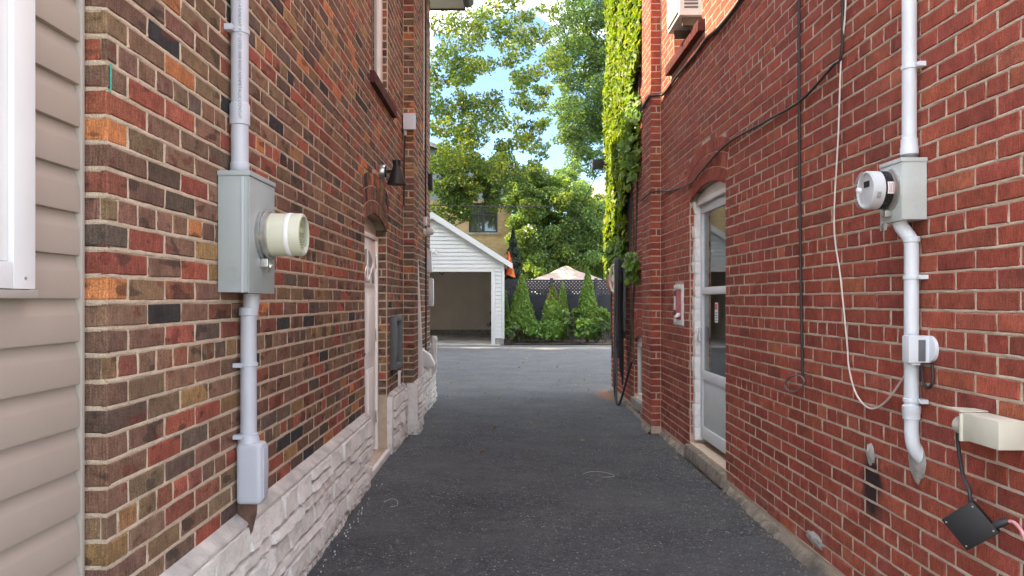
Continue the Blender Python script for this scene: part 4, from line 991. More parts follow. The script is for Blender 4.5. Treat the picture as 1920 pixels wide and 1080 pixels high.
for nm, u0, u1, m_ in (('cloth', 0, .42, 'flag_red'), ('cloth', .42, .8, 'flag_yellow'), ('cloth', .8, 1, 'flag_red')):
    mb = MB(); nu, nv = 8, 10
    for j in range(nv + 1):
        v = j / nv
        for i in range(nu + 1):
            u = u0 + (u1 - u0) * i / nu; w = .05 + .14 * v
            mb.v.append((.09 + (u - .35) * w + .10 * v * u, 23.3 + .035 * math.sin(u * 11 + v * 3) * (.3 + v), p.z + .14 - .72 * v - .1 * u * v))
    for j in range(nv):
        for i in range(nu): mb.f.append((j*(nu+1)+i, j*(nu+1)+i+1, (j+1)*(nu+1)+i+1, (j+1)*(nu+1)+i))
    mb.build(nm, m_, fg)

# ------------------------------------------------------------------ far houses
HY = 36.0
yh = thing('brick_house', (-4, HY + 4, 0), 'yellow brick house with dark paired window and grey upper gable, far behind the garage', 'house')
hx1 = at(959, 0, HY).x; hx0 = -9.0
wx0, wx1, wz0, wz1 = at(879, 0, HY).x, at(933, 0, HY).x, at(0, 436, HY).z, at(0, 390, HY).z
core('wall', 'yellow_brick', yh, 'S', HY, .25, hx0, hx1, -.2, 6.2, [(wx0, wx1, wz0, wz1 + .25), (-6.5, -5.2, wz0, wz1 + .25)])
box('side_wall', (hx1 - .25, HY + .252, -.2), (hx1, HY + 9, 6.2), 'yellow_brick', yh); box('side_wall', (hx0, HY + .252, -.2), (hx0 + .25, HY + 9, 6.2), 'yellow_brick', yh); box('rear_wall', (hx0 + .252, HY + 8.75, -.2), (hx1 - .252, HY + 9, 6.2), 'yellow_brick', yh)
for (a, b) in ((wx0, wx1), (-6.5, -5.2)):
    w = box('window', (a + .002, HY + .03, wz0 + .002), (a + .09, HY + .10, wz1 + .248), 'dark_frame', yh)
    m = (a + b) / 2; zt_ = wz1 + .248
    for q in ((b - .09, b - .002, wz0 + .002, zt_), (m - .07, m + .07, wz0 + .002, zt_)): box('frame', (q[0], HY + .03, q[2]), (q[1], HY + .10, q[3]), 'dark_frame', w)
    for (c, d) in ((a + .092, m - .072), (m + .072, b - .092)):
        for zz0 in (wz0 + .002, (wz0 + zt_) / 2 + .12, zt_ - .07): box('frame', (c, HY + .035, zz0), (d, HY + .095, zz0 + .068), 'dark_frame', w)
        box('pane', (c, HY + .06, wz0 + .072), (d, HY + .065, zt_ - .072), 'glass', w)
        mb = MB(); n_ = 16
        for i in range(n_ + 1):
            x = c + (d - c) * i / n_
            for z in (wz0 + .05, zt_ - .1): mb.v.append((x, HY + .16 + .025 * math.sin(i * 1.9), z))
        for i in range(n_): mb.f.append((2*i, 2*i+2, 2*i+3, 2*i+1))
        mb.build('curtain', 'curtain', w)
    box('window_sill', (a - .12, HY - .08, wz0 - .10), (b + .12, HY + .1, wz0 - .002), 'concrete', yh)
box('corner_siding', (hx1 + .002, HY + .3, -.2), (hx1 + .55, HY + 4, 5.2), 'grey_siding', yh)
ax, az, ez = -3.6, 8.75, 7.25
MB().prism([(hx0 + 1, HY + .02, 6.203), (hx1, HY + .02, 6.203), (hx1, HY + .02, ez), (ax, HY + .02, az), (hx0 + 1, HY + .02, ez)], (0, 8.5, 0)).build('upper_storey', 'grey_siding', yh, smooth=False)
for s, e in ((1, hx1 + .3), (-1, hx0 + .7)):
    ze_ = ez - .12
    MB().prism([(ax, HY - .35, az + .05), (e, HY - .35, ze_ + .05), (e, HY - .35, ze_ + .2), (ax, HY - .35, az + .2)], (0, 9.2, 0)).build('roof', 'shingle', yh, smooth=False)
    MB().prism([(ax, HY - .375, az + .0), (e, HY - .375, ze_ + .0), (e, HY - .375, ze_ + .17), (ax, HY - .375, az + .17)], (0, .024, 0)).build('rake_board', 'concrete', yh, smooth=False)
BY = 48.0
bh = thing('house', (7.5, BY + 3, 0), 'distant house with pale brown pointed roof between tall tree and ivy', 'house')
bx0, bx1, bz, ap = at(1078, 0, BY).x, 13.0, at(0, 385, BY).z, at(0, 326, BY).z
box('wall', (bx0 + .4, BY + .4, -.2), (bx1 - .4, BY + 7, bz), 'grey_siding', bh)
mx_ = at(1122, 0, BY).x
MB().hexa([(bx0, BY, bz + .003), (bx1, BY, bz + .003), (bx1, BY + 7.4, bz + .003), (bx0, BY + 7.4, bz + .003), (mx_, BY + 3.4, ap), (mx_ + 4, BY + 3.4, ap), (mx_ + 4, BY + 3.9, ap), (mx_, BY + 3.9, ap)]).build('roof', 'brown_shingle', bh, smooth=False)
nh = thing('sided_house', (-9, 17, 0), 'white sided neighbouring house left of the rear yard', 'house')
box('wall', (-13, 11.5, -.2), (-5.0, 22.2, 8.6), 'white_siding', nh)
for zz_ in np.arange(.15, 8.4, .15): MB().hexa([(-4.998, 11.5, zz_), (-4.975, 11.5, zz_), (-4.975, 22.2, zz_), (-4.998, 22.2, zz_), (-4.998, 11.5, zz_ + .149), (-4.992, 11.5, zz_ + .149), (-4.992, 22.2, zz_ + .149), (-4.998, 22.2, zz_ + .149)]).build('siding_plank', 'white_siding', nh, smooth=False)
MB().prism([(-4.6, 11.2, 8.603), (-13.4, 11.2, 8.603), (-9, 11.2, 10.2)], (0, 11.3, 0)).build('roof', 'shingle', nh, smooth=False)
oc = tag(tube('overhead_cable', smooth_path([at(770, 384, 26), at(880, 386, 28.5), at(965, 387.5, 30.5), at(1060, 386, 33)], 6), .022, 'dark_cable', None, 6), 'single dark overhead cable strung level above the garage roof', 'cable')
tag(tube('overhead_cable', smooth_path([at(1066, 428, 26), at(1085, 395, 24.5), at(1115, 335, 22), at(1146, 268, 20)], 6), .012, 'dark_cable', None, 6), 'thin slanting service wire in front of the bushy tree', 'cable')

# ------------------------------------------------------------------ fittings on the left wall
def strap(mb, c, r, h, wall_x, sgn):
    mb.lathe((c.x, c.y, c.z - h/2), (0, 0, 1), [(r, 0), (r + .004, .002), (r + .004, h - .002), (r, h)], 20)
    mb.box((wall_x, c.y - r - .030, c.z - h/2), (c.x - sgn * .006, c.y - r + .004, c.z + h/2))
    mb.lathe((c.x - sgn * .006, c.y - r - .018, c.z), (sgn, 0, 0), [(.007, -.001), (.007, .004), (.002, .005)], 10)
WLX = XL + .0065
cL = Vector((WLX + .037, 1400 * (1.0145) / (948 - 449.5), 0)); rL = .0325
def zL(y): return CH + (VY - y) * cL.y / F
cd = thing('conduit', (cL.x, cL.y, zL(320)), 'grey printed plastic conduit running up the brown brick wall above the large meter box', 'conduit')
tube('pipe', [(cL.x, cL.y, zL(318)), (cL.x, cL.y, 5.2)], rL, 'pvc', cd, 24)
MB().lathe((cL.x, cL.y, zL(236)), (0, 0, 1), [(rL, 0), (rL + .005, .003), (rL + .005, .078), (rL, .086)], 24).build('coupling', 'pvc', cd)
MB().lathe((cL.x, cL.y, zL(322)), (0, 0, 1), [(rL, 0), (rL + .003, .004), (rL + .003, .03), (rL, .036)], 24).build('coupling', 'pvc', cd)
mb = MB(); strap(mb, Vector((cL.x, cL.y, zL(60))), rL, .022, WLX, 1); mb.build('strap', 'pvc', cd)
fc = bpy.data.curves.new('printed_text', 'FONT'); fc.body = "21-2 (1-4 SUNLIGHT R  JT LISTED 2008 RIGID NONMETALLIC CONDUIT"; fc.size = .0125; fc.align_x = 'LEFT'; fc.align_y = 'CENTER'
to = bpy.data.objects.new('printed_text', fc); COL.objects.link(to); bpy.context.view_layer.update()
dg = bpy.context.evaluated_depsgraph_get(); tm = bpy.data.meshes.new_from_object(to.evaluated_get(dg)); bpy.data.objects.remove(to)
w = max(v.co.x for v in tm.vertices); L = zL(0) - zL(225) + .02
for v in tm.vertices:                                     # wrap the print round the pipe, reading downwards
    tt = v.co.x / w; off = v.co.y; ang = math.atan2(-cL.y, -cL.x) + .0 + off / rL
    v.co = (cL.x + (rL + .0055 + .0) * math.cos(ang), cL.y + (rL + .0055) * math.sin(ang), zL(-8) - L * tt)
tm.materials.clear(); link('printed_text', tm, 'print', cd)
# large meter box
by0, by1, bxf, bz0, bz1 = 2.727, 3.02, -.935, 1.409, 1.848
mt = thing('electricity_meter', (WLX, 2.87, bz0), 'large grey meter box with yellowed round meter on the brown brick wall', 'meter', 'electricity meters')
bxo = box('meter_box', (WLX, by0, bz0), (bxf - .006, by1, bz1), 'box_grey', mt, .004)
MB().box((WLX + .0, by0 - .006, bz1 - .012), (bxf + .004, by1 + .006, bz1 + .006)).build('lid', 'box_grey', bxo, .002)
MB().box((bxf - .0055, by0 - .003, bz0 - .003), (bxf, by1 + .003, bz1 - .014)).build('cover_plate', 'box_grey', bxo, .002)
MB().box((bxf - .030, by0 - .003, bz0 - .001), (bxf - .022, by0 - .0, bz1 - .014)).build('cover_lip', 'pvc', bxo, .001)
for r in (.030, .022, .015):
    c = Vector((WLX + .053, by0 - .0005, bz0 + .062)); MB().tube([c + Vector((r*math.cos(t), 0, r*math.sin(t))) for t in [2*math.pi*i/24 for i in range(25)]], .0014, 6, False).build('knockout_ring', 'box_grey', bxo)
mc = Vector((bxf, 2.875, CH + .252))
md = MB().lathe(mc, (1, 0, 0), [(.094, -.001), (.097, .006), (.097, .016), (.088, .018), (.088, .024), (.096, .027), (.096, .037), (.084, .040)], 40).build('clamp_ring', 'steel', mt)
gb = MB().lathe(mc + Vector((.038, 0, 0)), (1, 0, 0), [(.082, 0), (.082, .115), (.078, .121), (.070, .122), (.070, .108)], 40).build('meter_dial', 'meter_body', mt)
MB().lathe(mc + Vector((.10, 0, 0)), (1, 0, 0), [(.0825, 0), (.084, .002), (.084, .016), (.0825, .018)], 40).build('band', 'meter_white', gb)
MB().lathe(mc + Vector((.142, 0, 0)), (1, 0, 0), [(.068, 0), (.068, .003)], 32).build('dial_face', plain('dial_face', (.52, .50, .36), .5, .3, 30, 0), gb)
for dy in (-.036, -.012, .012, .036):
    MB().lathe(mc + Vector((.1455, dy, .018)), (1, 0, 0), [(.010, 0), (.010, .0012)], 14).build('register_dial', 'label_white', gb)
box('name_plate', (mc.x + .1452, mc.y - .04, mc.z - .045), (mc.x + .1462, mc.y + .04, mc.z - .012), 'label_white', gb)
for q_ in range(3): box('plate_print', (mc.x + .1464, mc.y - .034, mc.z - .039 + .009 * q_), (mc.x + .1467, mc.y + .03 - .01 * q_, mc.z - .036 + .009 * q_), 'print', gb)
MB().prism([(mc.x + .118, mc.y - .012, mc.z + .0835), (mc.x + .130, mc.y, mc.z + .0835), (mc.x + .118, mc.y + .012, mc.z + .0835)], (0, 0, .0012)).build('red_mark', 'label_red', gb)
MB().lathe(mc + Vector((.150, 0, 0)), (1, 0, 0), [(.069, 0), (.069, .003)], 32).build('dial_glass', 'clear', gb)
tube('wire_seal', smooth_path([mc + Vector((.03, -.01, -.10)), mc + Vector((.035, -.02, -.125)), mc + Vector((.03, .01, -.115)), mc + Vector((.028, -.025, -.15))], 4), .004, 'steel', mt, 6)
box('seal_bracket', (bxf, 2.845, mc.z - .125), (bxf + .03, 2.885, mc.z - .093), 'steel', mt, .004)
# conduit below the box
c2 = Vector((WLX + .040, 1400 * 1.0115 / (948 - 466), 0)); z2 = lambda y: CH + (VY - y) * c2.y / F
cd2 = thing('conduit', (c2.x, c2.y, z2(942)), 'grey conduit and pull fitting below the large meter box on the left', 'conduit')
tube('pipe', smooth_path([(c2.x + .012, c2.y, bz0 - .004), (c2.x + .010, c2.y, bz0 - .05), (c2.x, c2.y, bz0 - .10)], 4) + [(c2.x, c2.y, z2(830))], [rL - .002] * 9 + [rL - .001], 'pvc', cd2, 24)
MB().lathe((c2.x, c2.y, z2(592)), (0, 0, 1), [(rL, 0), (rL + .004, .002), (rL + .004, .03), (rL, .034)], 24).build('coupling', 'pvc', cd2)
for y in (683, 815):
    mb = MB(); strap(mb, Vector((c2.x, c2.y, z2(y))), rL, .016, WLX, 1); mb.build('strap', 'pvc', cd2)
zt_, zb_ = z2(828), z2(942)
MB().box((WLX + .004, c2.y - .045, zb_), (WLX + .105, c2.y + .04, zt_)).build('pull_fitting', 'pvc', cd2, .022, seg=5)
MB().box((WLX + .1045, c2.y - .028, zb_ + .02), (WLX + .1095, c2.y + .026, zt_ - .02)).build('fitting_cover', 'pvc', cd2, .002)
MB().lathe((c2.x, c2.y, zt_ - .005), (0, 0, 1), [(rL + .010, 0), (rL + .008, .02), (rL + .002, .035)], 24).build('fitting_hub', 'pvc', cd2)
pts = [(0, 0), (.075, 0), (.072, -.05), (.055, -.12), (.02, -.175), (0, -.185)]
tag(MB().prism([(WLX + .0 + a, c2.y - .01, zb_ + .004 + b) for a, b in pts], (0, .012, 0)).build('metal_guard', 'rust'), 'rusty brown metal plate sticking out below the grey pull fitting', 'metal plate')
# chalk line on the house corner
ck = MB(); z = CH + (VY - 172) * 1.98 / F
ck.box((XL + .0062, 1.985, z), (XL + .0085, 1.990, z + .075)); ck.build('chalk_mark', 'chalk', LH)
# wall lamp
lp = on_x(712, 320, XL + .02); lp = Vector((XL + .0065, 6.28, CH + (VY - 322) * 6.28 / F))
wl = thing('wall_lamp', lp, 'black cone shaded wall lamp above the arched white door', 'lamp')
MB().lathe(lp, (1, 0, 0), [(.062, -.002), (.062, .032), (.058, .04), (.02, .042)], 28).build('back_plate', 'steel', wl)
MB().lathe(lp + Vector((.042, 0, 0)), (1, 0, 0), [(.050, -.002), (.050, .012), (.02, .016)], 28).build('canopy_cap', 'black', wl)
tube('arm', [lp + Vector((.05, 0, .0)), lp + Vector((.10, 0, .005)), lp + Vector((.135, -.03, .02))], .013, 'black', wl, 10)
sc_ = lp + Vector((.142, -.05, 0)); MB().lathe(sc_ + Vector((0, 0, -.115)), (0, 0, 1), [(.070, 0), (.078, 0), (.078, .006), (.036, .135), (.030, .15), (.030, .16), (.036, .19), (.037, .20), (.01, .2)], 32).build('lamp_shade', 'black', wl)
MB().lathe(sc_ + Vector((0, 0, -.11)), (0, 0, 1), [(.045, 0), (.045, .004)], 20).build('diffuser', 'label_white', wl)
# junction box on the pilaster
jb = Vector(((768 - VX) * 7.62 / F, PL0 - .0065, CH + (VY - 230) * 7.63 / F))
jt_ = thing('junction_box', jb, 'small grey junction box with red wire high on the left brick pilaster', 'junction box')
MB().box((jb.x - .055, PL0 - .085, jb.z - .075), (jb.x + .06, PL0 - .0065, jb.z + .08)).build('box', 'box_pale', jt_, .006)
MB().box((jb.x - .06, PL0 - .095, jb.z - .08), (jb.x + .065, PL0 - .0855, jb.z + .085)).build('cover', 'pvc_white', jt_, .004)
tube('red_wire', smooth_path([(jb.x - .057, PL0 - .05, jb.z - .11), (jb.x - .075, PL0 - .05, jb.z), (jb.x - .05, PL0 - .05, jb.z + .092), (jb.x + .03, PL0 - .05, jb.z + .092)], 5), .004, 'label_red', jt_, 6)
tube('connector', [(jb.x - .045, PL0 - .045, jb.z - .076), (jb.x - .045, PL0 - .045, jb.z - .13)], .016, 'pvc_white', jt_, 12)
tube('drop_cable', [(jb.x - .047, PL0 - .03, jb.z - .13), (XL + .02, PL0 - .02, jb.z - .3), (XL + .018, PL0 - .02, jb.z - .85)], .008, 'dark_cable', jt_, 6)
# grey hatch and outlet right of the door
hy0, hy1 = 6.80, 7.22; hz0, hz1 = .745, 1.235
ht = thing('utility_hatch', (WLX, 7.0, hz0), 'dark grey framed hatch low between white door and brick pilaster', 'hatch')
MB().box((WLX - .002, hy0, hz0), (WLX + .055, hy0 + .05, hz1)).box((WLX - .002, hy1 - .05, hz0), (WLX + .055, hy1, hz1)).box((WLX - .002, hy0 + .051, hz0), (WLX + .0545, hy1 - .051, hz0 + .05)).box((WLX - .002, hy0 + .051, hz1 - .05), (WLX + .0545, hy1 - .051, hz1)).build('frame', 'grey_metal', ht, .004)
MB().box((WLX - .002, hy0 + .052, hz0 + .051), (WLX + .02, hy1 - .052, hz1 - .051)).build('door_panel', 'grey_metal', ht, .003)
MB().box((WLX + .0205, hy0 + .10, hz0 + .10), (WLX + .028, hy1 - .10, hz1 - .10)).build('raised_panel', 'grey_metal', ht, .004)
oz = CH + (VY - 710) * 7.3 / F
so = thing('thermometer', (WLX, 7.33, oz - .08), 'small narrow white outdoor plate under the grey hatch', 'wall plate')
MB().box((WLX - .002, 7.30, oz - .075), (WLX + .022, 7.36, oz + .075)).build('plate', 'label_white', so, .004)
MB().lathe((WLX + .023, 7.33, oz - .055), (0, 0, 1), [(.004, 0), (.004, .11)], 8).build('tube', 'black', so)
# leaning white pipe, dryer hood, vent pipe, security camera and boxes at the far end of the left wall
tag(tube('white_pipe', [(XL + .075, 8.62, .53), (XL + .055, 8.55, 1.3), (XL + .03, 8.48, 2.17)], [.035, .03, .02], 'white_paint', None, 14), 'tapering white downpipe leaning behind the left brick pilaster', 'pipe')
vy = 9.45; vz = CH + (VY - 672) * vy / F
vh = thing('vent_hood', (WLX, vy, vz), 'white plastic dryer vent hood at the far end of the left wall', 'vent')
MB().box((WLX - .002, vy - .11, vz - .12), (WLX + .012, vy + .11, vz + .13)).build('flange', 'white_paint', vh, .004)
MB().prism([(WLX + .012, vy - .085, vz - .10), (WLX + .15, vy - .085, vz - .10), (WLX + .155, vy - .085, vz - .06), (WLX + .10, vy - .085, vz + .05), (WLX + .012, vy - .085, vz + .11)], (0, .17, 0)).build('hood', 'white_paint', vh, .008)
vp = at(814, 0, 9.75)
tp = thing('vent_pipe', (vp.x, 9.75, 0), 'white standing vent pipe with rounded cap past the vent hood', 'pipe')
tube('pipe', smooth_path([(WLX - .01, 9.75, .42), (vp.x - .05, 9.75, .42), (vp.x, 9.75, .50), (vp.x, 9.75, .60)], 6) + [(vp.x, 9.75, .85)], .036, 'white_paint', tp, 16)
MB().lathe((vp.x, 9.75, .845), (0, 0, 1), [(.040, 0), (.042, .01), (.042, .03), (.036, .058), (.02, .07), (.001, .074)], 18).build('cap', 'white_paint', tp)
sy = 9.6; sz = CH + (VY - 436) * sy / F
sm = thing('security_camera', (WLX, sy, sz), 'white dome security camera on the far end of the left wall', 'camera')
MB().lathe((WLX - .002, sy, sz), (1, 0, 0), [(.05, 0), (.05, .03), (.03, .035), (.03, .07)], 20).build('mount', 'white_paint', sm)
MB().lathe((WLX + .075, sy, sz + .025), (.3, 0, -1), [(.045, -.03), (.058, 0), (.056, .03), (.04, .052), (.012, .062)], 20).build('dome', 'white_paint', sm)
box('junction', (WLX - .002, sy - .04, sz + .09), (WLX + .04, sy + .03, sz + .2), 'white_paint', sm, .004)
for (x, y, h, w, lab) in ((800, 490, .30, .13, 'upper white box at the far end of the left wall'), (806, 548, .38, .15, 'lower white box hung at the far corner of the left wall')):
    yy_ = 10.0 if y < 500 else 10.25; zz_ = CH + (VY - y) * yy_ / F
    b_ = thing('wall_box', (WLX, yy_, zz_ - h/2), lab, 'wall box', 'white boxes on the far end of the left wall')
    MB().box((WLX - .002, yy_ - w/2, zz_ - h/2), (WLX + .05, yy_ + w/2, zz_ + h/2)).build('box', 'white_paint', b_, .006)
    MB().box((WLX + .0505, yy_ - w/2 + .01, zz_ - h/2 + .01), (WLX + .062, yy_ + w/2 - .01, zz_ + h/2 - .01)).build('cover', 'pvc_white', b_, .005)
tag(tube('cable', smooth_path([(WLX + .012, 9.75, 5.4), (WLX + .012, 9.72, 3.2), (WLX + .012, 9.76, 1.8), (WLX + .012, 9.75, .55)], 8), .011, 'dark_cable', None, 6), 'black cable running down the far end of the left wall', 'cable')
tag(tube('cable', smooth_path([(WLX + .012, 9.5, 5.4), (WLX + .014, 9.5, 4.3), (WLX + .02, 9.42, 3.6), (WLX + .03, 9.30, 3.25)], 8), .007, 'white_cable', None, 6), 'loose pale cable end high on the far left wall', 'cable')
lt = Vector((WLX, 10.2, CH + (VY - 340) * 10.2 / F)); ml_ = thing('motion_light', lt, 'tiny black fixture near the far edge of the left wall', 'light')
MB().box((lt.x - .002, lt.y - .04, lt.z - .12), (lt.x + .06, lt.y + .04, lt.z + .1)).build('housing', 'black', ml_, .01)

# ------------------------------------------------------------------ fittings on the right wall
WRX = XR - .0065
cR = Vector((WRX - .034, F * (WRX - .034) / (1705 - VX), 0)); rR = .0265; zR = lambda y: CH + (VY - y) * cR.y / F
rc = thing('conduit', (cR.x, cR.y, zR(297)), 'pale grey conduit running up the red brick wall above its meter', 'conduit')
tube('pipe', [(cR.x, cR.y, zR(296)), (cR.x, cR.y, 5.6)], rR, 'pvc_white', rc, 24)
MB().lathe((cR.x, cR.y, zR(291)), (0, 0, 1), [(rR, 0), (rR + .006, .002), (rR + .006, .028), (rR + .004, .032), (rR + .004, .062), (rR, .066)], 24).build('coupling', 'pvc_white', rc)
MB().lathe((cR.x, cR.y, zR(298)), (0, 0, 1), [(rR + .006, 0), (rR + .006, .012), (rR - .002, .014)], 14).build('putty', 'rubber_grey', rc)
def strap_r(mb, c, r, h):
    mb.lathe((c.x, c.y, c.z - h/2), (0, 0, 1), [(r, 0), (r + .004, .002), (r + .004, h - .002), (r, h)], 20)
    mb.box((WRX, c.y - r - .03, c.z - h/2), (c.x + .006, c.y - r + .004, c.z + h/2)); mb.lathe((c.x + .006, c.y - r - .018, c.z), (-1, 0, 0), [(.009, -.001), (.009, .004), (.004, .005)], 12)
mb = MB(); strap_r(mb, Vector((cR.x, cR.y, zR(127))), rR, .018); mb.build('strap', 'pvc_white', rc)
ry0, ry1, rxf, rz0, rz1 = 2.84, 3.0, 1.505, CH + (VY - 411) * 2.84 / F, CH + (VY - 299) * 2.84 / F
rm = thing('electricity_meter', (WRX, 2.92, rz0), 'small pale grey meter box with clear round digital meter on the red brick wall', 'meter', 'electricity meters')
rb = MB().box((WRX, ry0, rz0), (rxf + .004, ry1, rz1)).build('meter_box', 'box_pale', rm, .004)
MB().box((WRX, ry0 - .004, rz1 - .008), (rxf - .003, ry1 + .004, rz1 + .008)).build('lid', 'box_pale', rb, .002)
MB().box((rxf, ry0 - .002, rz0 - .004), (rxf + .0035, ry1 + .002, rz1 - .009)).build('cover_plate', 'box_pale', rb, .002)
c = Vector((WRX - .030, ry0 - .0005, rz0 + .05)); MB().tube([c + Vector((.014*math.cos(t), 0, .014*math.sin(t))) for t in [2*math.pi*i/20 for i in range(21)]], .0012, 6, False).build('knockout_ring', 'box_pale', rb)
mc = Vector((rxf, 2.925, CH + (VY - 357) * 2.925 / F)); D = Vector((-1, 0, 0))
MB().lathe(mc, D, [(.080, -.001), (.083, .005), (.083, .012), (.076, .016), (.076, .020)], 40).build('clamp_ring', 'steel', rm)
MB().lathe(mc + D * .018, D, [(.0735, 0), (.0735, .045)], 40).build('dark_ring', 'black', rm)
dgm = MB().lathe(mc + D * .052, D, [(.0745, 0), (.0745, .042), (.070, .046), (.066, .046), (.066, .036)], 40).build('meter_head', 'meter_white', rm)
MB().lathe(mc + D * .086, D, [(.064, 0), (.064, .004)], 36).build('dial_face', 'meter_white', dgm)
MB().lathe(mc + D * .018, D, [(.0765, 0), (.0765, .074), (.073, .090), (.060, .097), (.001, .098)], 40).build('clear_cover', 'clear', rm)
q = mc + D * .0905; box('display', (q.x - .001, q.y - .022, q.z + .012), (q.x + .001, q.y + .022, q.z + .036), 'black', dgm)
q = mc + D * .116; MB().lathe(q, D, [(.010, 0), (.010, .012), (.006, .015)], 14).build('port', 'meter_white', rm)
lbm = MB()
lr_ = .0772
for nm, t0, t1, s0, s1, m_ in (('warning_label', .15, .75, .022, .046, 'label_white'),):
    mb = MB(); kk = 8
    for i in range(kk + 1):
        t = R(180) + (t0 + (t1 - t0) * i / kk) - .45
        for s_ in (s0, s1): mb.v.append((mc.x - s_, mc.y + lr_ * math.cos(t), mc.z + lr_ * math.sin(t) + .0))
    for i in range(kk): mb.f.append((2*i, 2*i+1, 2*i+3, 2*i+2))
    lo = mb.build(nm, m_, rm)
    for j, (s0_, s1_, m2) in enumerate(((.025, .029, 'label_red'), (.033, .035, 'print'), (.038, .040, 'print'))):
        mb = MB()
        for i in range(kk + 1):
            t = R(180) + (.2 + .5 * i / kk) - .45
            for s_ in (s0_, s1_): mb.v.append((mc.x - s_, mc.y + (lr_ + .0006) * math.cos(t), mc.z + (lr_ + .0006) * math.sin(t)))
        for i in range(kk): mb.f.append((2*i, 2*i+1, 2*i+3, 2*i+2))
        mb.build('label_print', m2, lo)
for j in range(5):
    mb = MB(); kk = 4
    for i in range(kk + 1):
        t = R(180) + .30 + .022 * 0 + (j * .085)
    a0 = R(180) + .22 + j * .075
    for s_ in (.068, .084):
        for t in (a0, a0 + .03): mb.v.append((mc.x - s_, mc.y + .0748 * math.cos(t), mc.z + .0748 * math.sin(t)))
    mb.f.append((0, 1, 3, 2)); mb.build('vent_slot', 'black', dgm)
box('seal_bracket', (rxf - .028, 2.905, mc.z - .105), (rxf, 2.94, mc.z - .080), 'steel', rm, .003)
box('seal_tab', (rxf - .001, 2.955, rz0 - .03), (rxf + .003, 2.998, rz0 + .01), 'box_pale', rm)
tube('wire_seal', smooth_path([(rxf - .012, 2.95, rz0 + .0), (rxf - .015, 2.96, rz0 - .015), (rxf - .008, 2.965, rz0 - .03)], 3), .0035, 'steel', rm, 6)
# lower conduit with elbow
c3 = Vector((cR.x, F * cR.x / (1709 - VX), 0)); z3 = lambda y: CH + (VY - y) * c3.y / F
rc2 = thing('conduit', (WRX, c3.y, z3(868)), 'pale grey conduit below the red wall meter, bending into the brick at its foot', 'conduit')
tube('pipe', smooth_path([(c3.x - .03, c3.y + .03, rz0 - .003), (c3.x - .025, c3.y + .025, z3(425)), (c3.x - .005, c3.y + .006, z3(445)), (c3.x, c3.y, z3(460))], 4) + [(c3.x, c3.y, z3(790))], rR, 'pvc_white', rc2, 24)
tube('elbow', smooth_path([(c3.x, c3.y, z3(788)), (c3.x + .001, c3.y, z3(815)), (c3.x + .012, c3.y, z3(842)), (c3.x + .045, c3.y, z3(862))], 6), rR - .001, 'pvc_white', rc2, 24)
MB().lathe((c3.x, c3.y, z3(786)), (0, 0, 1), [(rR, 0), (rR + .005, .002), (rR + .005, .022), (rR + .007, .026), (rR + .007, .052), (rR, .056)], 24).build('coupling', 'pvc_white', rc2)
MB().lathe((c3.x, c3.y, z3(455)), (0, 0, 1), [(rR, 0), (rR + .004, .002), (rR + .004, .020), (rR, .024)], 24).build('coupling', 'pvc_white', rc2)
for y in (520, 750):
    mb = MB(); strap_r(mb, Vector((c3.x, c3.y, z3(y))), rR, .016); mb.build('strap', 'pvc_white', rc2)
# small white switch box on the conduit
sbz = z3(652); sb = thing('service_box', (c3.x, c3.y - .06, sbz - .06), 'small white plastic box strapped to the lower conduit on the red wall', 'box')
MB().box((WRX - .09, c3.y - .085, sbz - .052), (WRX - .004, c3.y - .034, sbz + .05)).build('box', 'pvc_white', sb, .006)
MB().lathe((WRX - .0, c3.y - .075, sbz + .0), (-1, 0, 0), [(.05, 0), (.05, .012), (.045, .014)], 28).build('base_disc', 'pvc_white', sb)
MB().box((WRX - .055, c3.y - .092, sbz - .045), (WRX - .03, c3.y - .0855, sbz + .035)).build('side_strip', 'rubber_grey', sb, .002)
MB().box((WRX - .075, c3.y - .075, sbz - .062), (WRX - .04, c3.y - .045, sbz - .053)).build('latch', 'pvc_white', sb, .003)
tube('loop_cable', smooth_path([(WRX - .03, c3.y - .06, sbz - .05), (WRX - .025, c3.y - .062, sbz - .12), (WRX - .018, c3.y - .085, sbz - .145), (WRX - .012, c3.y - .105, sbz - .12), (WRX - .008, c3.y - .095, sbz - .06)], 5), .006, 'dark_cable', sb, 8)
# outdoor receptacle, plug, adapter
ox = 2.50; oz_ = CH + (VY - 800) * ox / F
rp = thing('outlet_box', (WRX, ox, oz_ - .05), 'cream weatherproof outlet box at the right edge of the photo', 'outlet')
MB().box((WRX - .085, ox - .20, oz_ - .040), (WRX, ox - .02, oz_ + .050)).build('box', 'cream_plastic', rp, .004)
MB().box((WRX - .092, ox - .019, oz_ - .046), (WRX, ox - .008, oz_ + .048)).build('end_plate', 'cream_plastic', rp, .003)
MB().box((WRX - .080, ox - .0075, oz_ - .034), (WRX - .012, ox - .002, oz_ + .030)).build('receptacle', 'meter_body', rp, .003)
MB().hexa([(WRX - .095, ox - .02, oz_ + .0515), (WRX, ox - .02, oz_ + .0515), (WRX, ox + .055, oz_ + .050), (WRX - .095, ox + .055, oz_ + .056), (WRX - .095, ox - .02, oz_ + .0555), (WRX, ox - .02, oz_ + .0555), (WRX, ox + .055, oz_ + .054), (WRX - .095, ox + .055, oz_ + .060)]).build('flap', 'cream_plastic', rp)
MB().lathe((WRX - .055, ox + .006, oz_ + .0), (0, 1, 0), [(.030, 0), (.030, .035), (.02, .045)], 20).build('plug_cap', 'cream_plastic', rp)
MB().lathe((WRX - .055, ox + .0505, oz_ - .002), (0, 1, 0), [(.009, 0), (.009, .006)], 14).build('brass_insert', 'orange', rp)
ap_ = Vector((WRX - .03, 2.62, 0)); az_ = CH + (VY - 985) * 2.40 / F
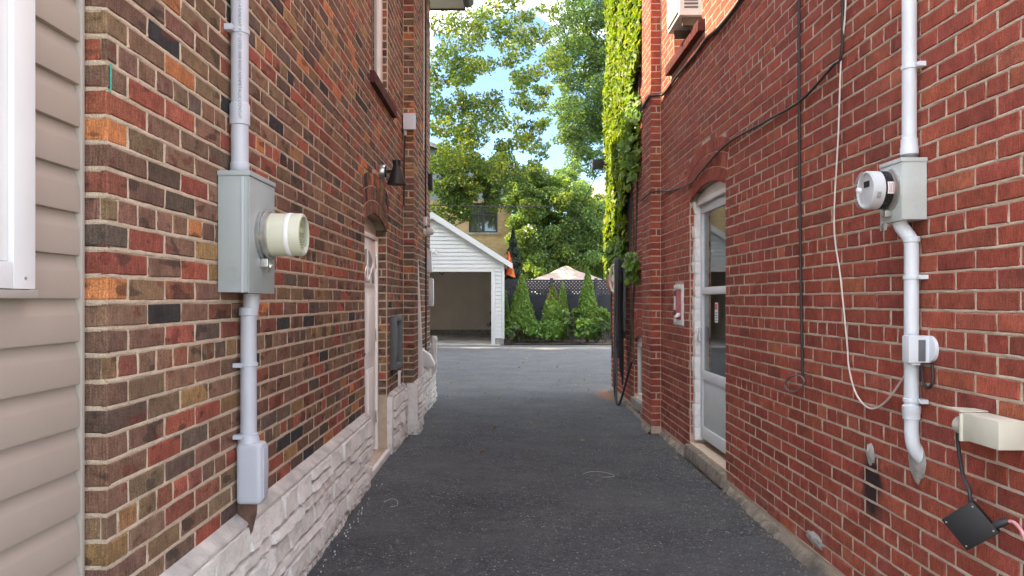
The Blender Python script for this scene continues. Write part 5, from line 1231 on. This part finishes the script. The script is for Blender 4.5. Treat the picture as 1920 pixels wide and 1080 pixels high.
pa = thing('power_adapter', (WRX - .04, 2.44, az_ - .08), 'square black power adapter hanging on its cord against the red wall', 'adapter')
ctr = Vector((WRX - .085, F * (WRX - .085) / (1820 - VX), 0)); ctr.z = CH + (VY - 985) * ctr.y / F
o = MB().box((-.016, -.060, -.058), (.016, .060, .058)).build('housing', 'black', pa, .006); o.matrix_parent_inverse = Matrix.Translation(-pa.location); o.location = ctr; o.rotation_euler = (Matrix.Rotation(R(46), 3, 'Z') @ Matrix.Rotation(R(-41), 3, 'X')).to_euler()
for sy_, sz_ in ((-1, -1), (1, -1), (1, 1), (-1, 1)):
    s_ = MB().lathe((-.016, sy_ * .050, sz_ * .044), (-1, 0, 0), [(.003, -.001), (.003, .001)], 8).build('screw', 'steel', o)
pl_ = Vector((WRX - .066, ox + .0, oz_ + .0))
MB().box((WRX - .068, ox - .001, oz_ - .022), (WRX - .034, ox + .032, oz_ + .006)).build('plug', 'rubber', pa, .006)
topc = ctr + Vector((.0, -.0, .078))
tube('cord', smooth_path([(WRX - .05, ox + .03, oz_ - .008), (WRX - .056, ox + .055, oz_ - .02), (WRX - .05, ox + .062, oz_ - .08), (WRX - .045, ox + .045, oz_ - .17), topc + Vector((0, .01, .04)), topc - Vector((0, 0, .01))], 8), .0062, 'rubber', pa, 10)
e0 = ctr + Vector((0, -.075, .012)); MB().lathe(ctr + Vector((.045, -.045, .012)), (.62, -.55, .5), [(.012, 0), (.014, .005), (.011, .04), (.007, .05)], 14).build('socket', 'rubber', pa)
tube('pink_cord', smooth_path([ctr + Vector((.073, -.070, .034)), ctr + Vector((.078, -.10, .036)), ctr + Vector((.078, -.145, -.0)), ctr + Vector((.074, -.20, -.12)), ctr + Vector((.07, -.26, -.3))], 6), .0055, 'pink_cable', pa, 8)
# cables on the right wall
def wallpath(px, off=.014, X=XR): return smooth_path([on_x(x, y, X - .006 - off) for x, y in px], 6)
mb = wallpath([(1497, -420), (1498, 0), (1499, 300), (1502, 560), (1505, 704)], .01)
vc = tag(tube('cable', mb, .008, 'dark_cable', None, 8), 'black vertical cable on the red wall ending in a looped tail', 'cable')
tube('loop', [on_x(1490 + 18 * math.cos(t), 719 + 15 * math.sin(t) - 3 * math.cos(t), XR - .03) for t in [2*math.pi*i/24 for i in range(25)]], .004, 'rubber_grey', vc, 6)
tag(tube('cable', wallpath([(1582, -300), (1580, 0), (1577, 105), (1560, 125), (1502, 188), (1440, 225), (1372, 263), (1340, 292), (1312, 325), (1296, 343), (1260, 357), (1241, 358)], .012) + [Vector((XR - .02, PR0 - .02, on_x(1241, 358, XR).z)), Vector((PRX - .015, PR0 - .02, on_x(1238, 362, XR).z)), Vector((PRX - .015, PR1, on_x(1238, 362, XR).z - .02))], .0075, 'dark_cable', None, 8), 'dark cable drooping diagonally across the red wall over the storm door', 'cable')
tag(tube('cable', wallpath([(1430, -80), (1385, 5), (1350, 50), (1325, 72), (1305, 100), (1270, 142), (1250, 170), (1242, 178)], .014) + [Vector((PRX - .02, PR0 - .02, on_x(1241, 180, XR).z)), Vector((PRX - .02, PR1, on_x(1241, 184, XR).z))], .013, 'dark_cable', None, 8), 'thick black cable sweeping under the air conditioner on the red wall', 'cable')
tag(tube('cable', wallpath([(1588, -200), (1586, 0), (1577, 110), (1572, 250), (1564, 420), (1576, 520), (1588, 640), (1592, 690), (1606, 740), (1632, 766), (1662, 752), (1698, 702)], .009), .0042, 'white_cable', None, 8), 'thin white cable hanging in a loose loop on the red wall', 'cable')
# red milk door in the wall
mz = 1.335; mk = thing('milk_door', (XR, 6.91, mz - .19), 'little worn red hatch in a white frame beside the storm door', 'hatch')
MB().box((XR - .018, 6.745, 1.152), (XR + .02, 6.785, 1.522)).box((XR - .018, 7.035, 1.152), (XR + .02, 7.075, 1.522)).box((XR - .0175, 6.786, 1.48), (XR + .02, 7.034, 1.522)).box((XR - .0175, 6.786, 1.152), (XR + .02, 7.034, 1.20)).build('frame', 'flake', mk, .005)
MB().box((XR - .010, 6.787, 1.201), (XR + .02, 7.033, 1.479)).build('hatch_door', 'red_paint', mk, .004)
for z in (1.24, 1.42): box('hinge', (XR - .026, 7.022, z), (XR - .011, 7.045, z + .05), 'rust', mk, .002)
MB().prism([(XR - .0105, 6.83, 1.235), (XR - .045, 6.83, 1.225), (XR - .012, 6.83, 1.265)], (0, .12, 0)).build('pull', 'flake', mk, .003)
# air conditioner
ac = thing('air_conditioner', (XR, 6.4, 3.68), 'white window air conditioner jutting from the upper red wall', 'air conditioner')
ay0, ay1, ax0, az0, az1 = 6.19, 6.64, XR - .17, 3.745, 4.12
MB().box((ax0, ay0, az0), (XR + .12, ay1, az1)).build('case', 'white_paint', ac, .008)
for k in range(11): box('louvre', (ax0 + .04, ay0 - .008, az0 + .06 + k * .03), (ax0 + .155, ay0 - .001, az0 + .072 + k * .03), 'grey_metal', ac)
MB().box((ax0 - .012, ay0 + .03, az0 + .03), (ax0 - .001, ay1 - .03, az1 - .03)).build('rear_grille', 'cream_plastic', ac, .004)
box('support', (XR - .13, 6.24, 3.678), (XR + .1, 6.27, 3.743), 'wood', ac); box('support', (XR - .13, 6.54, 3.678), (XR + .1, 6.57, 3.743), 'wood', ac)
# flood lamp in the ivy and vent
bk = Vector((XR - .2, 11.28, CH + (VY - 309) * 11.3 / F)); bl = thing('floodlight', bk, 'black floodlight poking out of the ivy', 'light')
MB().box((XR - .30, 11.2, bk.z - .07), (XR - .14, 11.32, bk.z + .07)).build('housing', 'black', bl, .01); tube('arm', [(XR - .15, 11.26, bk.z), (XR, 11.26, bk.z - .02)], .015, 'black', bl, 8)
# hose reel with hanging hoses
hy = 10.0; hx = XR - .0065
hr = thing('hose_reel', (hx, hy, at(0, 520, hy).z), 'round hose reel bracket on the red wall under the ivy', 'hose reel')
rcn = at(1153, 522, hy - .2)
ru = Vector((-.46, .89, 0))
MB().tube([rcn + ru * .11 * math.cos(t) + Vector((0, 0, .18 * math.sin(t))) for t in [2*math.pi*i/32 for i in range(33)]], .018, 10, False).build('rim', 'cream_plastic', hr)
for k in range(5):
    t = 2*math.pi*k/5; tube('spoke', [rcn, rcn + ru * .105 * math.cos(t) + Vector((0, 0, .172*math.sin(t)))], .012, 'cream_plastic', hr, 8)
MB().lathe(rcn + Vector((-.02, -.01, 0)), (.89, .46, 0), [(.05, 0), (.05, .12)], 18).build('drum', 'cream_plastic', hr)
tube('bracket', [rcn, Vector((hx, rcn.y, rcn.z))], .025, 'rust', hr, 8); tube('hook', [(hx, hy - .1, at(0, 492, hy).z), (XR - .12, hy - .1, at(0, 492, hy).z), (XR - .16, hy - .1, at(0, 485, hy).z)], .012, 'rust', hr, 8)
tz = at(0, 492, hy).z
for k in range(13):
    ya = hy - .1 + rng.uniform(-.3, .12); xo = XR - .04 - rng.uniform(0, .15); bt = rng.uniform(.20, 1.05) if k else .05; wd = rng.uniform(.05, .13)
    if k == 12: bt = .98; wd = .17
    pts = [(xo, ya - wd*.4, bt + .35), (xo - .01, ya - wd*.5, (tz + bt) / 2), (xo - .005, ya - wd * .6, tz - .12), (xo, ya, tz + .03), (xo + .005, ya + wd * .6, tz - .12), (xo + .01, ya + wd * .55, (tz + bt) / 2), (xo + .005, ya + wd*.45, bt + .3), (xo, ya, bt)]
    pts.append(pts[0])
    tag(tube('garden_hose', smooth_path(pts, 6), .013, 'rubber' if k % 4 else 'rubber_grey', None, 8), 'dark hose looped over the hook beneath the ivy', 'hose', 'hoses hanging on the red wall')
tag(tube('garden_hose', smooth_path([(XR - .12, hy, tz), (XR - .13, hy + .03, 1.2), (XR - .15, hy + .02, .6), (XR - .16, hy - .04, .25), (XR - .15, hy - .12, .06), (XR - .12, hy - .24, .03), (XR - .06, hy - .42, .35), (XR - .04, hy - .70, .62)], 8), .014, 'rubber', None, 8), 'black hose tail touching the ground and curling up to the basement window', 'hose', 'hoses hanging on the red wall')
tag(tube('cable', [(XR - .02, 8.28, 2.4), (XR - .02, 8.27, 1.3), (XR - .025, 8.3, .55)], .012, 'dark_cable', None, 6), 'short dark cable in the corner behind the red pilaster', 'cable')
sgn = thing('pennant', at(1142, 530, 10.6), 'small faded red and white triangular cloth beside the hose reel', 'cloth'); p = sgn.location
MB().prism([(p.x - .02, 10.6, p.z + .12), (p.x + .06, 10.6, p.z + .02), (p.x + .02, 10.62, p.z - .16), (p.x - .04, 10.6, p.z - .02)], (0, .012, 0)).build('cloth', plain('faded_cloth', (.55, .28, .22), .9, .3, 9, .1, 50), sgn)
tube('peg', [(p.x, 10.606, p.z + .08), (XR, 10.606, p.z + .1)], .008, 'rust', sgn, 6)

# ------------------------------------------------------------------ litter on the asphalt
def litter(name, n, region, s0, s1, mat, label, cat):
    mb = MB()
    for i in range(n):
        x, y = region(); s = rng.uniform(s0, s1); z = .006
        vs = []
        for k in range(8):
            vs.append((x + (1 if k % 4 in (1, 2) else -1) * s * rng.uniform(.5, 1), y + (1 if k % 4 in (2, 3) else -1) * s * rng.uniform(.5, 1), z + (s * rng.uniform(.6, 1.2) if k > 3 else -.01)))
        mb.hexa(vs)
    tag(mb.build(name, mat, None, smooth=False), label, cat, None, 'stuff')
def edgeL():
    y = rng.uniform(2.8, 5.6) if rng.random() < .8 else rng.uniform(6.7, 10); return (XL + .10 + abs(rng.gauss(0, .03)), y)
def edgeR():
    return (XR - .05 - abs(rng.gauss(0, .06)), rng.uniform(2.5, 7.6))
litter('stone_crumbs', 45, edgeL, .002, .0045, 'stone', 'pale stone crumbs along the foot of the white stone base', 'crumbs')
litter('mortar_crumbs', 220, edgeR, .002, .008, 'footing', 'mortar crumbs along the foot of the red wall', 'crumbs')
litter('pale_grit', 90, lambda: (rng.uniform(-1, 1.5), 3.0 + 19 * rng.random() ** 1.0), .002, .007, 'footing', 'scattered pale grit and leaf bits over the asphalt', 'grit')
n = 90; yy = 6 + 17 * nr.random(n); cen = np.stack([nr.uniform(-1.2, 2.5, n), yy, np.full(n, .02)], 1)
lm = leaf_mesh('fallen_leaves', cen, .05, leaf_cols(n, [(.22, .16, .07), (.30, .24, .13), (.16, .14, .04)]), None, 'leaf', np.tile([0, 0, 1], (n, 1)), .3, .8); tag(lm, 'dry fallen leaves strewn over the driveway', 'leaves', None, 'stuff')
for (x, y, w, lab) in ((735, 943, .05, 'thin pale dry grass stem curled on the asphalt at left'), (1120, 890, .12, 'thin pale twig curled on the asphalt right of centre')):
    Y = CH * F / (y - VY); p = at(x, y, Y)
    tag(tube('dry_stem', smooth_path([(p.x - w, Y - .03, .012), (p.x - w*.3, Y + .05, .014), (p.x + w*.6, Y + .02, .012), (p.x + w, Y - .10, .012), (p.x + w*.2, Y - .14, .012)], 5), .0012, 'white_cable', None, 5), lab, 'stem')
